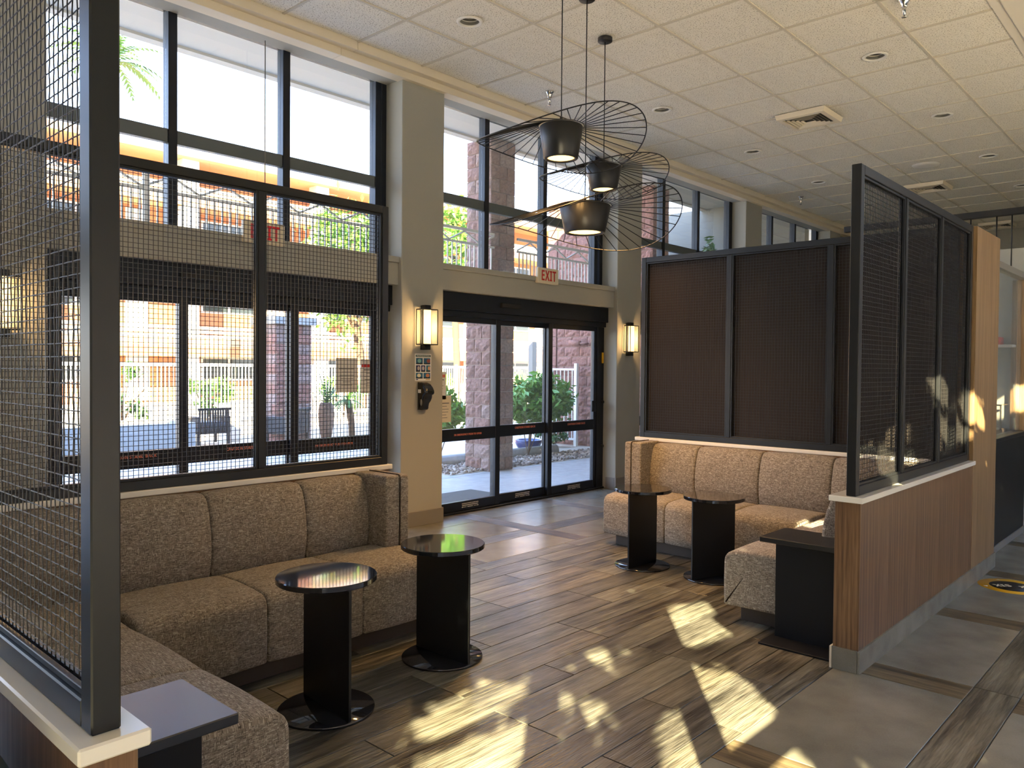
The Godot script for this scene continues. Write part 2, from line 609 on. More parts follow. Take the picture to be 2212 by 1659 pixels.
func build_floor() -> void:
	var f := setting("floor", "wood look plank floor with bands of stone look tile")
	var st := begin()
	box(st, Vector3(-6.5, -0.25, -6.2), Vector3(18.4, -0.006, 2.0))
	part("screed", st, M.grout, f)
	# planks along x in half bond; the rows are seen from the banquettes to the aisle
	var variants := []
	for i in 14:
		st = begin()
		cbox(st, Vector3(-0.577 + 0.0022, -0.012, -0.0978 + 0.0018), Vector3(0.577 - 0.0022, 0, 0.0978 - 0.0018), 0.0015, Vector2(rng.randf() * 1.9, rng.randf() * 0.62))
		variants.append(done(st))
	var edges := [-4.36, -4.20, -4.004, -3.805, -3.608, -3.412, -3.215, -3.02, -2.828, -2.635, -2.437, -2.237, -2.035, -1.84, -1.645, -1.52]
	var odd := [0, 1, 0, 1, 1, 0, 0, 1, 1, 0, 1, 1, 0, 1, 0]    # 1: a joint at x = 3.70, 0: at x = 3.125
	for r in edges.size() - 1:
		var z0: float = edges[r]
		var z1: float = edges[r + 1]
		var k := -4
		while true:
			var x0: float = (3.70 if odd[r] else 3.125) + 1.154 * k
			if x0 > 8.0:
				break
			k += 1
			var tone: int = [0, 0, 2, 1, 4, 0, 2, 3, 4, 1][rng.randi() % 10]
			if absf(x0 + 0.577 - 2.55) < 0.35 and (r == 8 or r == 12):
				tone = 3
			if absf(z1 - z0 - 0.1955) < 0.02:
				var o := put("plank", variants[rng.randi() % 14], M["plank%d" % tone], f, Vector3(x0 + 0.577, 0, (z0 + z1) / 2))
				o.scale.z = (z1 - z0) / 0.1956
			else:
				slab(f, "plank", x0, x0 + 1.154, z0, z1, M["plank%d" % tone], false, Vector2(rng.randf(), rng.randf()))
	# tile field with plank bands, on the lobby side
	var xs := [-2.5, -1.17, 0.17, 1.505, 2.84, 4.165, 5.51, 6.85, 8.19, 9.53, 10.87]
	var zs := [[-1.52, -0.92], [-0.725, -0.13], [0.066, 0.66], [0.856, 1.45]]
	for i in xs.size() - 1:
		for j in zs.size():
			slab(f, "floor_tile", xs[i] + 0.205, xs[i + 1], zs[j][0], zs[j][1], M.tile if rng.randf() < 0.5 else M.tile2, false, Vector2(rng.randf(), rng.randf()))
			slab(f, "floor_band", xs[i], xs[i] + 0.205, zs[j][0], zs[j][1], M.stripz, true, Vector2(rng.randf(), rng.randf()))
			if j > 0:
				slab(f, "floor_band", xs[i] + 0.205, xs[i + 1] + 0.205, zs[j - 1][1], zs[j][0], M["plank%d" % (rng.randi() % 3)], false, Vector2(rng.randf(), rng.randf()))
	# tile field in front of the doors
	xs = [0.24, 1.58, 2.92, 4.26, 5.60, 6.94, 8.28, 9.62, 10.96]
	zs = [[-6.02, -5.61], [-5.61, -5.02], [-4.81, -4.36]]
	for i in xs.size() - 1:
		for j in 3:
			slab(f, "floor_tile", xs[i] + 0.2, xs[i + 1], zs[j][0], zs[j][1], M.tile if rng.randf() < 0.5 else M.tile2, false, Vector2(rng.randf(), rng.randf()))
		slab(f, "floor_band", xs[i], xs[i] + 0.2, -6.02, -4.36, M.stripz, true, Vector2(rng.randf(), rng.randf()))
		slab(f, "floor_band", xs[i] + 0.2, xs[i + 1], -5.02, -4.81, M["plank%d" % (rng.randi() % 3)], false, Vector2(rng.randf(), rng.randf()))
	st = begin()
	box(st, Vector3(9.1, -0.008, -4.36), Vector3(18.3, 0, -1.55))
	part("rear_floor", st, M.tile2, f)


# ---------------------------------------------------------------- ceiling
func tile_with_hole(sx: float, sz: float, r: float) -> ArrayMesh:
	var st := begin()
	var n := 24
	for k in n:
		var pts := []
		for kk in [k, k + 1]:
			var w: float = TAU * kk / n
			var d := Vector2(cos(w), sin(w))
			var s := minf(sx / 2 / maxf(absf(d.x), 0.0001), sz / 2 / maxf(absf(d.y), 0.0001))
			pts.append([Vector3(d.x * s, 0, d.y * s), Vector3(d.x * r, 0, d.y * r)])
		poly(st, [pts[0][0], pts[1][0], pts[1][1], pts[0][1]], Vector3.DOWN)
	return done(st)


func ceiling_x(i: int) -> float:
	return 4.18 + 0.735 * i


func build_ceiling() -> void:
	var c := setting("ceiling", "beige acoustic tile ceiling on a square grid")
	var st := begin()
	box(st, Vector3(-6.5, YC + 0.16, -6.35), Vector3(18.4, YC + 0.4, 2.0))
	part("deck", st, M.gypsum, c)
	var zl := [-5.72, -5.07, -4.325, -3.58, -2.835, -2.09, -1.46]
	var lamp_cols := [0, 4, 7, 10, 13]
	var full := {}
	for i in range(-6, 19):
		for j in 6:
			var z0: float = zl[j]
			var z1: float = zl[j + 1]
			var hole := (i in lamp_cols and (j == 1 or (j == 4 and i > 0)))
			var key := "%d%s" % [j, hole]
			if not full.has(key):
				if hole:
					full[key] = tile_with_hole(0.735 - 0.012, z1 - z0 - 0.012, 0.085)
				else:
					st = begin()
					box(st, Vector3(-0.3615, 0, -(z1 - z0) / 2 + 0.006), Vector3(0.3615, 0.018, (z1 - z0) / 2 - 0.006))
					full[key] = done(st)
			put("ceiling_tile", full[key], M.ceiling_tile, c, Vector3(ceiling_x(i) + 0.3675, YC + 0.010, (z0 + z1) / 2))
	for i in range(-6, 20):
		st = begin()
		box(st, Vector3(-0.0115, 0, -5.72), Vector3(0.0115, 0.03, -1.46))
		part("grid_runner", st, M.grid, c, Vector3(ceiling_x(i), YC, 0))
	for z in zl.slice(1, 6):
		st = begin()
		box(st, Vector3(-0.3, 0.001, -0.0115), Vector3(18.3, 0.03, 0.0115))
		part("grid_runner", st, M.grid, c, Vector3(0, YC, z))
	st = begin()
	box(st, Vector3(-6.5, YC - 0.004, -1.46), Vector3(18.4, YC + 0.17, -1.38))
	part("border", st, M.gypsum, c)
	st = begin()
	box(st, Vector3(-6.5, YC - 0.02, -1.38), Vector3(18.4, YC + 0.17, 2.0))
	part("soffit_board", st, M.gypsum, c)
	st = begin()
	box(st, Vector3(-6.5, YC - 0.002, -5.73), Vector3(-0.22, YC + 0.17, -1.46))
	part("side_board", st, M.gypsum, c)
	# stepped trim between the ceiling and the glass wall
	var t := setting("trim_1", "stepped cream trim between ceiling and window heads")
	var joints := [-6.4, -2.2, 4.18, 10.4, 18.3]
	for i in joints.size() - 1:
		st = begin()
		cbox(st, Vector3(joints[i] + 0.001, YC - 0.062, -5.80), Vector3(joints[i + 1] - 0.001, YC + 0.03, -5.722), 0.003)
		part("fascia", st, M.trim, t)
		st = begin()
		cbox(st, Vector3(joints[i] - 0.12, YC - 0.030, -5.87), Vector3(joints[i + 1] - 0.122, YC + 0.03, -5.80), 0.003)
		part("fascia", st, M.gypsum, t)
		st = begin()
		cbox(st, Vector3(joints[i] - 0.12, YC - 0.125, -5.93), Vector3(joints[i + 1] - 0.122, YC + 0.03, -5.80), 0.003)
		part("fascia", st, M.trim, t)
	st = begin()
	box(st, Vector3(-6.4, YC - 0.12, -6.10), Vector3(18.3, YC + 0.2, -5.92))
	part("pelmet", st, M.paint, t)


# ---------------------------------------------------------------- glass wall
func frame_bar(parent: Node, called: String, lo: Vector3, hi: Vector3, m: Material = null) -> void:
	var st := begin()
	cbox(st, lo, hi, 0.004)
	part(called, st, m if m else M.bronze, parent)


func pane(parent: Node, called: String, x0: float, x1: float, y0: float, y1: float, z: float) -> MeshInstance3D:
	var st := begin()
	box(st, Vector3(x0, y0, z - 0.003), Vector3(x1, y1, z + 0.003))
	return part(called, st, M.glass, parent)


func door_leaf(d: Node3D, x0: float, x1: float, z: float, handed: int) -> void:
	var w0 := 0.075
	frame_bar(d, "stile", Vector3(x0, 0.02, z - 0.022), Vector3(x0 + w0, 2.09, z + 0.022))
	frame_bar(d, "stile", Vector3(x1 - w0, 0.02, z - 0.022), Vector3(x1, 2.09, z + 0.022))
	var rails := []
	for y in [[0.02, 0.12], [0.77, 0.90], [2.03, 2.09]]:
		frame_bar(d, "rail", Vector3(x0 + w0, y[0], z - 0.022), Vector3(x1 - w0, y[1], z + 0.022))
		rails.append(d.get_child(d.get_child_count() - 1))
	pane(d, "pane", x0 + w0, x1 - w0, 0.12, 0.77, z)
	pane(d, "pane", x0 + w0, x1 - w0, 0.90, 2.03, z)
	var zz := z + 0.0235
	var c := (x0 + x1) / 2
	if handed < 0:
		words("IN EMERGENCY PUSH TO OPEN", 0.020, M.salmon, rails[1], Vector3(c - 0.02, 0.835, zz))
	else:
		words("CAUTION STAND BACK", 0.024, M.salmon, rails[1], Vector3(c + 0.06, 0.86, zz))
	words("CAUTION AUTOMATIC SLIDING DOOR", 0.010, M.white, rails[0], Vector3(c + 0.02, 0.092, zz))
	var st := begin()
	for q in [[-0.12, 0.12, 0.070, 0.0765], [-0.04, 0.04, 0.052, 0.058]]:
		box(st, Vector3(c + 0.02 + q[0], q[2], zz - 0.001), Vector3(c + 0.02 + q[1], q[3], zz))
	for e in [-1, 1]:
		box(st, Vector3(c + 0.02 + e * 0.085 - 0.03, 0.053, zz - 0.001), Vector3(c + 0.02 + e * 0.085 + 0.03, 0.057, zz))
		poly(st, [Vector3(c + 0.02 + e * 0.13, 0.055, zz), Vector3(c + 0.02 + e * 0.11, 0.062, zz), Vector3(c + 0.02 + e * 0.11, 0.048, zz)], Vector3.BACK)
	part("small_print", st, M.white, rails[0])


func build_window_wall() -> void:
	var cols := [[-2.31, -1.79], [1.24, 1.765], [4.79, 5.325], [8.325, 8.87], [11.87, 12.44], [15.42, 15.95]]
	for i in cols.size():
		var c := setting("column", "grey painted square column between window bays")
		var st := begin()
		cbox(st, Vector3(cols[i][0], 0, -6.20), Vector3(cols[i][1], YC + 0.15, -5.85), 0.006)
		part("shaft", st, M.paint, c)
		st = begin()
		cbox(st, Vector3(cols[i][0] - 0.01, 0, -5.87), Vector3(cols[i][1] + 0.01, 0.145, -5.836), 0.003)
		part("baseboard", st, M.base, c)
		for s in 2:
			st = begin()
			var xx: float = cols[i][0] - 0.01 if s == 0 else cols[i][1]
			box(st, Vector3(xx, 0, -6.0), Vector3(xx + 0.01, 0.145, -5.87))
			part("baseboard", st, M.base, c)
	# header beams with a ledge, windows above, sliding doors below
	for i in cols.size() - 1:
		var x0: float = cols[i][1]
		var x1: float = cols[i + 1][0]
		var h := setting("wall_header", "grey header beam with a narrow ledge above the sliding doors")
		var st := begin()
		cbox(st, Vector3(x0 - 0.005, 2.335, -6.30), Vector3(x1 + 0.005, 2.545, -5.905), 0.004)
		part("beam", st, M.paint, h)
		st = begin()
		cbox(st, Vector3(x0 - 0.005, 2.545, -6.30), Vector3(x1 + 0.005, 2.60, -5.885), 0.004)
		part("ledge", st, M.paint, h)
		var w := setting("window_%d" % (i + 1), "tall dark framed window above the header")
		var z0 := -6.19
		var z1 := -6.09
		var mull := [0.93, 1.915, 2.93]
		if i == 1:
			mull = [0.95, 1.94, 2.93]
		if i == 2:
			mull = [0.855, 1.845, 2.86]
		frame_bar(w, "jamb", Vector3(x0, 2.6, z0), Vector3(x0 + 0.06, YC - 0.03, z1))
		frame_bar(w, "jamb", Vector3(x1 - 0.06, 2.6, z0), Vector3(x1, YC - 0.03, z1))
		frame_bar(w, "head", Vector3(x0 + 0.06, YC - 0.10, z0), Vector3(x1 - 0.06, YC - 0.03, z1))
		frame_bar(w, "sill", Vector3(x0 + 0.06, 2.6, z0), Vector3(x1 - 0.06, 2.625, z1))
		var xs := [x0 + 0.06]
		for k in 3:
			frame_bar(w, "mullion", Vector3(x0 + mull[k] - 0.035, 2.625, z0), Vector3(x0 + mull[k] + 0.035, YC - 0.10, z1))
			xs.append(x0 + mull[k])
		for k in 3:
			frame_bar(w, "transom", Vector3(xs[k] + (0.035 if k else 0.0), 3.27, -6.16), Vector3(xs[k + 1] - 0.035, 3.375, -6.10), M.transom)
			pane(w, "pane", xs[k] + (0.035 if k else 0.0), xs[k + 1] - 0.035, 2.625, 3.27, -6.14)
			pane(w, "pane", xs[k] + (0.035 if k else 0.0), xs[k + 1] - 0.035, 3.375, YC - 0.10, -6.14)
		pane(w, "pane", xs[3] + 0.035, x1 - 0.06, 2.625, YC - 0.10, -6.14)
		if i > 3:
			st = begin()
			box(st, Vector3(x0, 0, -6.25), Vector3(x1, 2.335, -6.05))
			part("infill", st, M.paint, h)
			continue
		var d := setting("door_%d" % (i + 1), "dark bronze framed automatic sliding glass door")
		frame_bar(d, "operator_box", Vector3(x0, 2.145, -6.16), Vector3(x1, 2.335, -5.985))
		frame_bar(d, "operator_box", Vector3(x0, 2.085, -6.16), Vector3(x1, 2.145, -6.02))
		frame_bar(d, "jamb", Vector3(x0, 0, -6.16), Vector3(x0 + 0.11, 2.085, -6.05))
		frame_bar(d, "jamb", Vector3(x1 - 0.14, 0, -6.16), Vector3(x1, 2.085, -6.05))
		frame_bar(d, "threshold", Vector3(x0, 0, -6.18), Vector3(x1, 0.02, -6.03))
		var cut := [x0 + 0.08, x0 + 1.04, x0 + 2.02, x1 - 0.14]
		if i == 2:
			cut = [x0 + 0.10, x0 + 1.045, x0 + 1.945, x1 - 0.14]
		door_leaf(d, cut[0], cut[1] + 0.02, -6.085, -1 if i != 1 else 1)
		door_leaf(d, cut[1] - 0.045, cut[2] + 0.02, -6.135, 1)
		door_leaf(d, cut[2] - 0.045, cut[3] + 0.02, -6.085, 1 if i != 1 else -1)
		st = begin()
		cbox(st, Vector3(x0 + 0.96, 2.215, -5.985), Vector3(x0 + 1.26, 2.265, -5.94), 0.006)
		part("motion_sensor", st, M.black, d)
		st = begin()
		cbox(st, Vector3(x1 - 0.055, 1.62, -6.05), Vector3(x1 - 0.03, 1.76, -6.03), 0.003)
		part("yellow_tag", st, M.yellow, d)
		for y in [0.55, 1.12]:
			st = begin(true)
			tube(st, [Vector3(x1 - 0.04, y, -6.06), Vector3(x1 - 0.04, y, -6.02)], 0.018, 12)
			part("bolt", st, M.black, d)
		if i == 2:
			st = begin()
			cbox(st, Vector3(x1 - 0.265, 1.0, -6.06), Vector3(x1 - 0.175, 1.14, -6.03), 0.008)
			part("lock_case", st, M.bronze, d)
	# pull cord of the window shade
	var p := thing("shade_cord", "thin grey pull cord hanging in front of the window above the screen", "cord", Vector3(3.44, 2.7, -5.99))
	var s2 := begin(true)
	tube(s2, [Vector3(0, 0, 0), Vector3(0, 1.55, 0)], 0.005, 6)
	part("cord", s2, M.dim, p)
	s2 = begin(true)
	tube(s2, [Vector3(0, -0.08, 0), Vector3(0, 0, 0)], 0.011, 8)
	part("weight", s2, M.white, p)


func build_other_walls() -> void:
	var w := setting("wall_far", "grey painted end wall")
	var st := begin()
	box(st, Vector3(18.2, 0, -6.4), Vector3(18.4, YC + 0.2, 2.0))
	part("board", st, M.paint, w)
	w = setting("wall_near", "grey painted end wall behind the photographer")
	st = begin()
	box(st, Vector3(-6.5, 0, -6.4), Vector3(-6.3, YC + 0.2, 2.0))
	part("board", st, M.paint, w)
	w = setting("wall_glass_return", "grey painted wall beside the window bays")
	st = begin()
	box(st, Vector3(-6.3, 0, -6.35), Vector3(-2.3, YC + 0.2, -6.0))
	box(st, Vector3(15.9, 0, -6.35), Vector3(18.3, YC + 0.2, -6.0))
	part("board", st, M.paint, w)
	# the wall on the street side, with the windows that let the low sun in
	w = setting("wall_street", "grey painted wall with large windows on the street side")
	for b in [[-6.5, -6.21, 0.0, 5.0], [10.29, 18.4, 0.0, 5.0], [-6.21, 10.29, 0.0, 0.30], [-6.21, 10.29, 4.20, 4.8]]:
		st = begin()
		box(st, Vector3(b[0], b[2], 1.75), Vector3(b[1], b[3], 1.95))
		part("board", st, M.paint, w)
	var win := setting("window_6", "row of tall dark framed street side windows")
	var xs := [-6.21]
	for i in 15:
		xs.append(-6.21 + 0.55 + 1.1 * i)
	xs.append(10.29)
	for x in xs:
		frame_bar(win, "mullion", Vector3(x - 0.06, 0.3, 1.77), Vector3(x + 0.06, 4.2, 1.87))
	for y in [0.30, 2.50, 4.12]:
		frame_bar(win, "transom", Vector3(-6.21, y, 1.78), Vector3(10.29, y + 0.09, 1.86))
	for i in xs.size() - 1:
		pane(win, "pane", xs[i] + 0.06, xs[i + 1] - 0.06, 0.39, 2.50, 1.82)
		pane(win, "pane", xs[i] + 0.06, xs[i + 1] - 0.06, 2.59, 4.12, 1.82)


# ---------------------------------------------------------------- screens and low walls
func wires(length: float, height: float, weave: bool) -> ArrayMesh:
	# crimped steel mesh, one inch pitch, lying in the plane z = 0 from (0, 0)
	var pitch := 0.0254
	var nx := int(length / pitch)
	var ny := int(height / pitch)
	var ox := (length - (nx - 1) * pitch) / 2
	var oy := (height - (ny - 1) * pitch) / 2
	var st := begin(weave)
	var r := 0.0014
	for d in 2:
		for i in (nx if d == 0 else ny):
			var u := (ox if d == 0 else oy) + i * pitch
			var far := height if d == 0 else length
			if weave:
				var pts := []
				var n := (ny if d == 0 else nx)
				var o2 := oy if d == 0 else ox
				for k in range(-1, 2 * n + 1):
					var s := clampf(o2 + k * pitch / 2, 0, far)
					var lift := 0.0
					if k % 2 == 0:
						lift = 0.0005 * (1 if (i + k / 2) % 2 == 0 else -1) * (1 if d == 0 else -1)
					pts.append(Vector3(u, s, lift) if d == 0 else Vector3(s, u, lift))
				tube(st, pts, r, 5)
			else:
				var lo := Vector3(u - r, 0, 0) if d == 0 else Vector3(0, u - r, -2 * r)
				var hi := Vector3(u + r, far, 2 * r) if d == 0 else Vector3(far, u + r, 0)
				box(st, lo, hi)
	return done(st)


func screen(label: String, at: Vector3, turn: float, length: float, panels: int, weave: bool, backed := false) -> Node3D:
	# local x along the screen, y = 0 on the cap
	var t := thing("mesh_screen", label, "screen", at)
	t.rotation.y = turn
	var h := TOP - CAP
	var e := 0.05
	for x in [0.0, length - e]:
		var st := begin()
		cbox(st, Vector3(x, 0, -0.025), Vector3(x + e, h, 0.025), 0.003)
		part("post", st, M.steel, t)
	for y in [0.0, h - e]:
		var st := begin()
		cbox(st, Vector3(e, y, -0.025), Vector3(length - e, y + e, 0.025), 0.003)
		part("rail", st, M.steel, t)
	var pw := (length - 2 * e - (panels - 1) * 0.042) / panels
	var mesh: ArrayMesh = wires(pw - 0.024, h - 2 * e - 0.024, false)
	var mesh2: ArrayMesh = wires(pw - 0.024, h - 2 * e - 0.024, true) if weave else mesh
	for i in panels:
		var x := e + i * (pw + 0.042)
		if i:
			var st := begin()
			cbox(st, Vector3(x - 0.042, e, -0.022), Vector3(x, h - e, 0.022), 0.003)
			part("mullion", st, M.steel, t)
		for s in [-1, 1]:
			var st := begin()
			var z0 := 0.0035 if s > 0 else -0.0165
			for b in [[x, x + 0.013, e, h - e], [x + pw - 0.013, x + pw, e, h - e], [x + 0.013, x + pw - 0.013, e, e + 0.013], [x + 0.013, x + pw - 0.013, h - e - 0.013, h - e]]:
				cbox(st, Vector3(b[0], b[2], z0), Vector3(b[1], b[3], z0 + 0.013), 0.0015)
			part("stop_bead", st, M.steel, t)
		var o := put("wire_mesh", mesh2 if i == 0 or not weave else mesh, M.wire, t, Vector3(x + 0.012, e + 0.012, 0))
		o.set_meta("kind", "stuff")
		if backed:
			var st := begin()
			box(st, Vector3(x, e, -0.045), Vector3(x + pw, h - e, -0.03))
			part("backing_panel", st, M.backing, t)
	return t


func build_partitions() -> void:
	var st: SurfaceTool
	# low wall behind the left banquette, along x
	var p := thing("low_wall", "low walnut wall with white cap behind the left banquette, along the glass doors", "partition", Vector3(0, 0, 0))
	st = begin()
	cbox(st, Vector3(0.62, 0.0, -4.205), Vector3(3.27, CAP - 0.032, -4.115), 0.003)
	part("panel", st, M.walnut, p)
	st = begin()
	cbox(st, Vector3(0.60, CAP - 0.032, -4.225), Vector3(3.30, CAP, -4.112), 0.004)
	part("cap", st, M.quartz, p)
	screen("black steel mesh screen along the glass doors, above the left banquette", Vector3(0.555, CAP, -4.16), 0, 2.72, 3, false)
	# low wall at the camera's left hand, along z
	p = thing("low_wall", "low walnut wall with thick white cap ending beside the square black table", "partition")
	st = begin()
	cbox(st, Vector3(0.485, 0.0, -4.20), Vector3(0.575, CAP - 0.032, -1.43), 0.003)
	part("panel", st, M.walnut, p)
	st = begin()
	cbox(st, Vector3(0.468, CAP - 0.032, -4.225), Vector3(0.590, CAP, -1.408), 0.004)
	part("cap", st, M.quartz, p)
	screen("black steel mesh screen with heavy corner post, above the walnut wall and teal armchair", Vector3(0.526, CAP, -1.444), PI / 2, 2.66, 3, true)
	# low wall behind the right banquette, along z, its screen backed with a dark panel
	p = thing("low_wall", "low walnut wall with white cap behind the right banquette, below the dark backed screen", "partition")
	st = begin()
	cbox(st, Vector3(6.31, 0.0, -4.19), Vector3(6.42, CAP - 0.032, -1.54), 0.003)
	part("panel", st, M.walnut, p)
	st = begin()
	cbox(st, Vector3(6.308, CAP - 0.032, -4.215), Vector3(6.445, CAP, -1.54), 0.004)
	part("cap", st, M.quartz, p)
	screen("black steel screen backed with a dark brown panel, above the right banquette", Vector3(6.365, CAP, -4.18), -PI / 2, 2.69, 3, false, true)
	# the half wall along x with its stone skirting
	p = thing("low_wall", "low walnut half wall with white cap and grey stone skirting beside the walkway", "partition")
	st = begin()
	cbox(st, Vector3(4.145, 0.0, -1.525), Vector3(6.455, CAP - 0.03, -1.396), 0.002)
	part("panel", st, M.walnut, p)
	st = begin()
	cbox(st, Vector3(4.115, CAP - 0.03, -1.548), Vector3(6.455, CAP, -1.376), 0.003)
	part("cap", st, M.quartz, p)
	var cut := [4.132, 4.73, 5.33, 5.93, 6.455]
	for i in 4:
		st = begin()
		cbox(st, Vector3(cut[i] + (0.001 if i else 0.0), 0, -1.396), Vector3(cut[i + 1] - 0.001, 0.115, -1.384), 0.001)
		part("skirting_tile", st, M.tile, p)
	st = begin()
	cbox(st, Vector3(4.132, 0, -1.525), Vector3(4.145, 0.115, -1.398), 0.001)
	part("skirting_tile", st, M.tile2, p)
	st = begin()
	cbox(st, Vector3(4.132, 0, -1.537), Vector3(4.40, 0.115, -1.526), 0.001)
	part("skirting_tile", st, M.trim, p)
	screen("black steel mesh screen on the half wall, ending against the tall wood panel", Vector3(4.145, CAP, -1.445), 0, 2.31, 3, false)
	p = thing("wood_partition", "tall honey brown wood partition at the end of the half wall", "partition")
	st = begin()
	cbox(st, Vector3(6.457, 0.0, -1.56), Vector3(7.19, 2.602, -1.394), 0.002)
	part("board", st, M.oak, p)
	st = begin()
	cbox(st, Vector3(6.457, 0, -1.394), Vector3(7.2, 0.115, -1.384), 0.001)
	part("skirting_tile", st, M.tile, p)


# ---------------------------------------------------------------- banquettes
func seat_outline(depth: float) -> Array:
	# (depth behind the front, height): seat pad, front at 0, going back to -depth
	var p := [Vector2(-0.012, 0.100), Vector2(-0.002, 0.108), Vector2(0.0, 0.16), Vector2(0.002, 0.26)]
	p.append_array(arc2(Vector2(-0.066, 0.372), 0.066, 0, 80, 6))
	p.append_array([Vector2(-0.14, 0.446), Vector2(-0.28, 0.452), Vector2(-depth + 0.06, 0.446), Vector2(-depth, 0.43), Vector2(-depth, 0.105)])
	return p


func back_outline(wall: float) -> Array:
	# back pad in front of a wall that is wall behind the seat's front
	var w := wall - 0.004
	var p := [Vector2(-w + 0.125, 0.40), Vector2(-w + 0.150, 0.44), Vector2(-w + 0.168, 0.52), Vector2(-w + 0.172, 0.60), Vector2(-w + 0.164, 0.68), Vector2(-w + 0.146, 0.76), Vector2(-w + 0.120, 0.83), Vector2(-w + 0.09, 0.860), Vector2(-w + 0.06, 0.868), Vector2(-w + 0.01, 0.868), Vector2(-w, 0.860), Vector2(-w, 0.40)]
	return p


func sofa_run(t: Node3D, xf: Transform3D, cuts: Array, wall: float, backs: Array, arm: int) -> void:
	# seat pads between the cuts, back pads between the backs; arm: 1 at the last cut, -1 at the first, 0 none
	for i in cuts.size() - 1:
		var st := begin(true)
		pad(st, seat_outline(wall - 0.13), cuts[i + 1] - cuts[i] - 0.002, xf * Transform3D(Basis(), Vector3(cuts[i] + 0.001, 0, 0)), 0.018, 0.006)
		part("seat_pad", st, M.tweed, t)
	for i in backs.size() - 1:
		var st := begin(true)
		pad(st, back_outline(wall), backs[i + 1] - backs[i] - 0.002, xf * Transform3D(Basis(), Vector3(backs[i] + 0.001, 0, 0)), 0.02, 0.006)
		part("back_pad", st, M.tweed, t)
	var st := begin()
	var a: float = cuts[0] + 0.09
	var b: float = cuts[-1] - 0.09
	var c := [xf * Vector3(a, 0, -0.075), xf * Vector3(b, 0.10, -wall + 0.02)]
	cbox(st, Vector3(minf(c[0].x, c[1].x), 0, minf(c[0].z, c[1].z)), Vector3(maxf(c[0].x, c[1].x), 0.104, maxf(c[0].z, c[1].z)), 0.002)
	part("plinth", st, M.plinth, t)
	if arm:
		# the wing at the end: a thick pad with a welted border strip on its outer side
		var e: float = cuts[-1] if arm > 0 else cuts[0]
		var pad_node: Node3D = t
		for k in 2:
			var u0: float = (e - 0.168 if arm > 0 else e + 0.066) if k == 0 else (e - 0.064 if arm > 0 else e)
			var wide := 0.102 if k == 0 else 0.064
			var front := -0.335 if k == 0 else -0.330
			var prof := []
			prof.append_array(arc2(Vector2(front - 0.02, 0.865), 0.02, 0, 90, 4))
			prof.append_array([Vector2(-wall + 0.02, 0.885), Vector2(-wall + 0.004, 0.870), Vector2(-wall + 0.004, 0.42), Vector2(front - 0.015, 0.42), Vector2(front, 0.44), Vector2(front + 0.004, 0.6)])
			var s2 := begin(true)
			pad(s2, prof, wide, xf * Transform3D(Basis(), Vector3(u0, 0, 0)), 0.012 if k == 0 else 0.007, 0.0)
			if k == 0:
				pad_node = part("arm_pad", s2, M.tweed, t)
			else:
				part("arm_border", s2, M.tweed, pad_node)
		var u: float = e - 0.065 if arm > 0 else e + 0.065
		var s3 := begin(true)
		var line := [xf * Vector3(u, 0.44, -0.331)]
		for q in arc2(Vector2(-0.352, 0.866), 0.0215, 0, 90, 4):
			line.append(xf * Vector3(u, q.y, q.x))
		line.append(xf * Vector3(u, 0.8875, -wall + 0.03))
		tube(s3, line, 0.0032, 6)
		part("welt", s3, M.piping, pad_node)


func build_sofas() -> void:
	var t := thing("banquette_sofa", "brown tweed corner banquette below the mesh screens along the glass doors", "sofa")
	sofa_run(t, Transform3D(Basis(Vector3.RIGHT, Vector3.UP, Vector3.BACK), Vector3(0, 0, -3.44)), [1.385, 2.0, 2.57, 3.15], 0.670, [0.75, 1.385, 1.965, 2.54, 2.985], 1)
	sofa_run(t, Transform3D(Basis(Vector3.FORWARD, Vector3.UP, Vector3.RIGHT), Vector3(1.38, 0, -2.235)), [0.0, 0.56, 1.215, 1.86], 0.790, [0.0, 0.56, 1.215, 1.71], 0)
	t = thing("banquette_sofa", "brown tweed corner banquette below the dark backed screen and half wall", "sofa")
	sofa_run(t, Transform3D(Basis(Vector3.BACK, Vector3.UP, Vector3.LEFT), Vector3(5.65, 0, 0)), [-4.10, -3.475, -2.885, -2.315], 0.655, [-3.935, -3.475, -2.885, -2.295, -1.70], -1)
	sofa_run(t, Transform3D(Basis(Vector3.LEFT, Vector3.UP, Vector3.FORWARD), Vector3(6.30, 0, -2.31)), [0.0, 0.645, 1.25, 1.85], 0.77, [0.18, 0.645, 1.25, 1.85], 0)


# ---------------------------------------------------------------- tables
func round_table(label: String, at: Vector3, turn: float) -> void:
	var t := thing("round_side_table", label, "table", at)
	t.rotation.y = turn
	var st := begin(true)
	lathe(st, Vector3.ZERO, [Vector2(0, 0), Vector2(0.214, 0), Vector2(0.216, 0.002), Vector2(0.216, 0.010), Vector2(0.214, 0.012), Vector2(0, 0.012)], 64)
	part("base_plate", st, M.tabletop, t)
	st = begin()
	cbox(st, Vector3(-0.206, 0.012, -0.0065), Vector3(0.206, 0.586, 0.0065), 0.001)
	part("panel_leg", st, M.table, t)
	st = begin(true)
	lathe(st, Vector3.ZERO, [Vector2(0, 0.578), Vector2(0.140, 0.578), Vector2(0.140, 0.588)], 48)
	part("fixing_plate", st, M.table, t)
	st = begin()
	var prof := [Vector2(0, 0.588), Vector2(0.219, 0.588), Vector2(0.2235, 0.592), Vector2(0.2235, 0.611), Vector2(0.2205, 0.614), Vector2(0, 0.614)]
	lathe(st, Vector3.ZERO, prof, 96)
	part("table_top", st, M.tabletop, t)


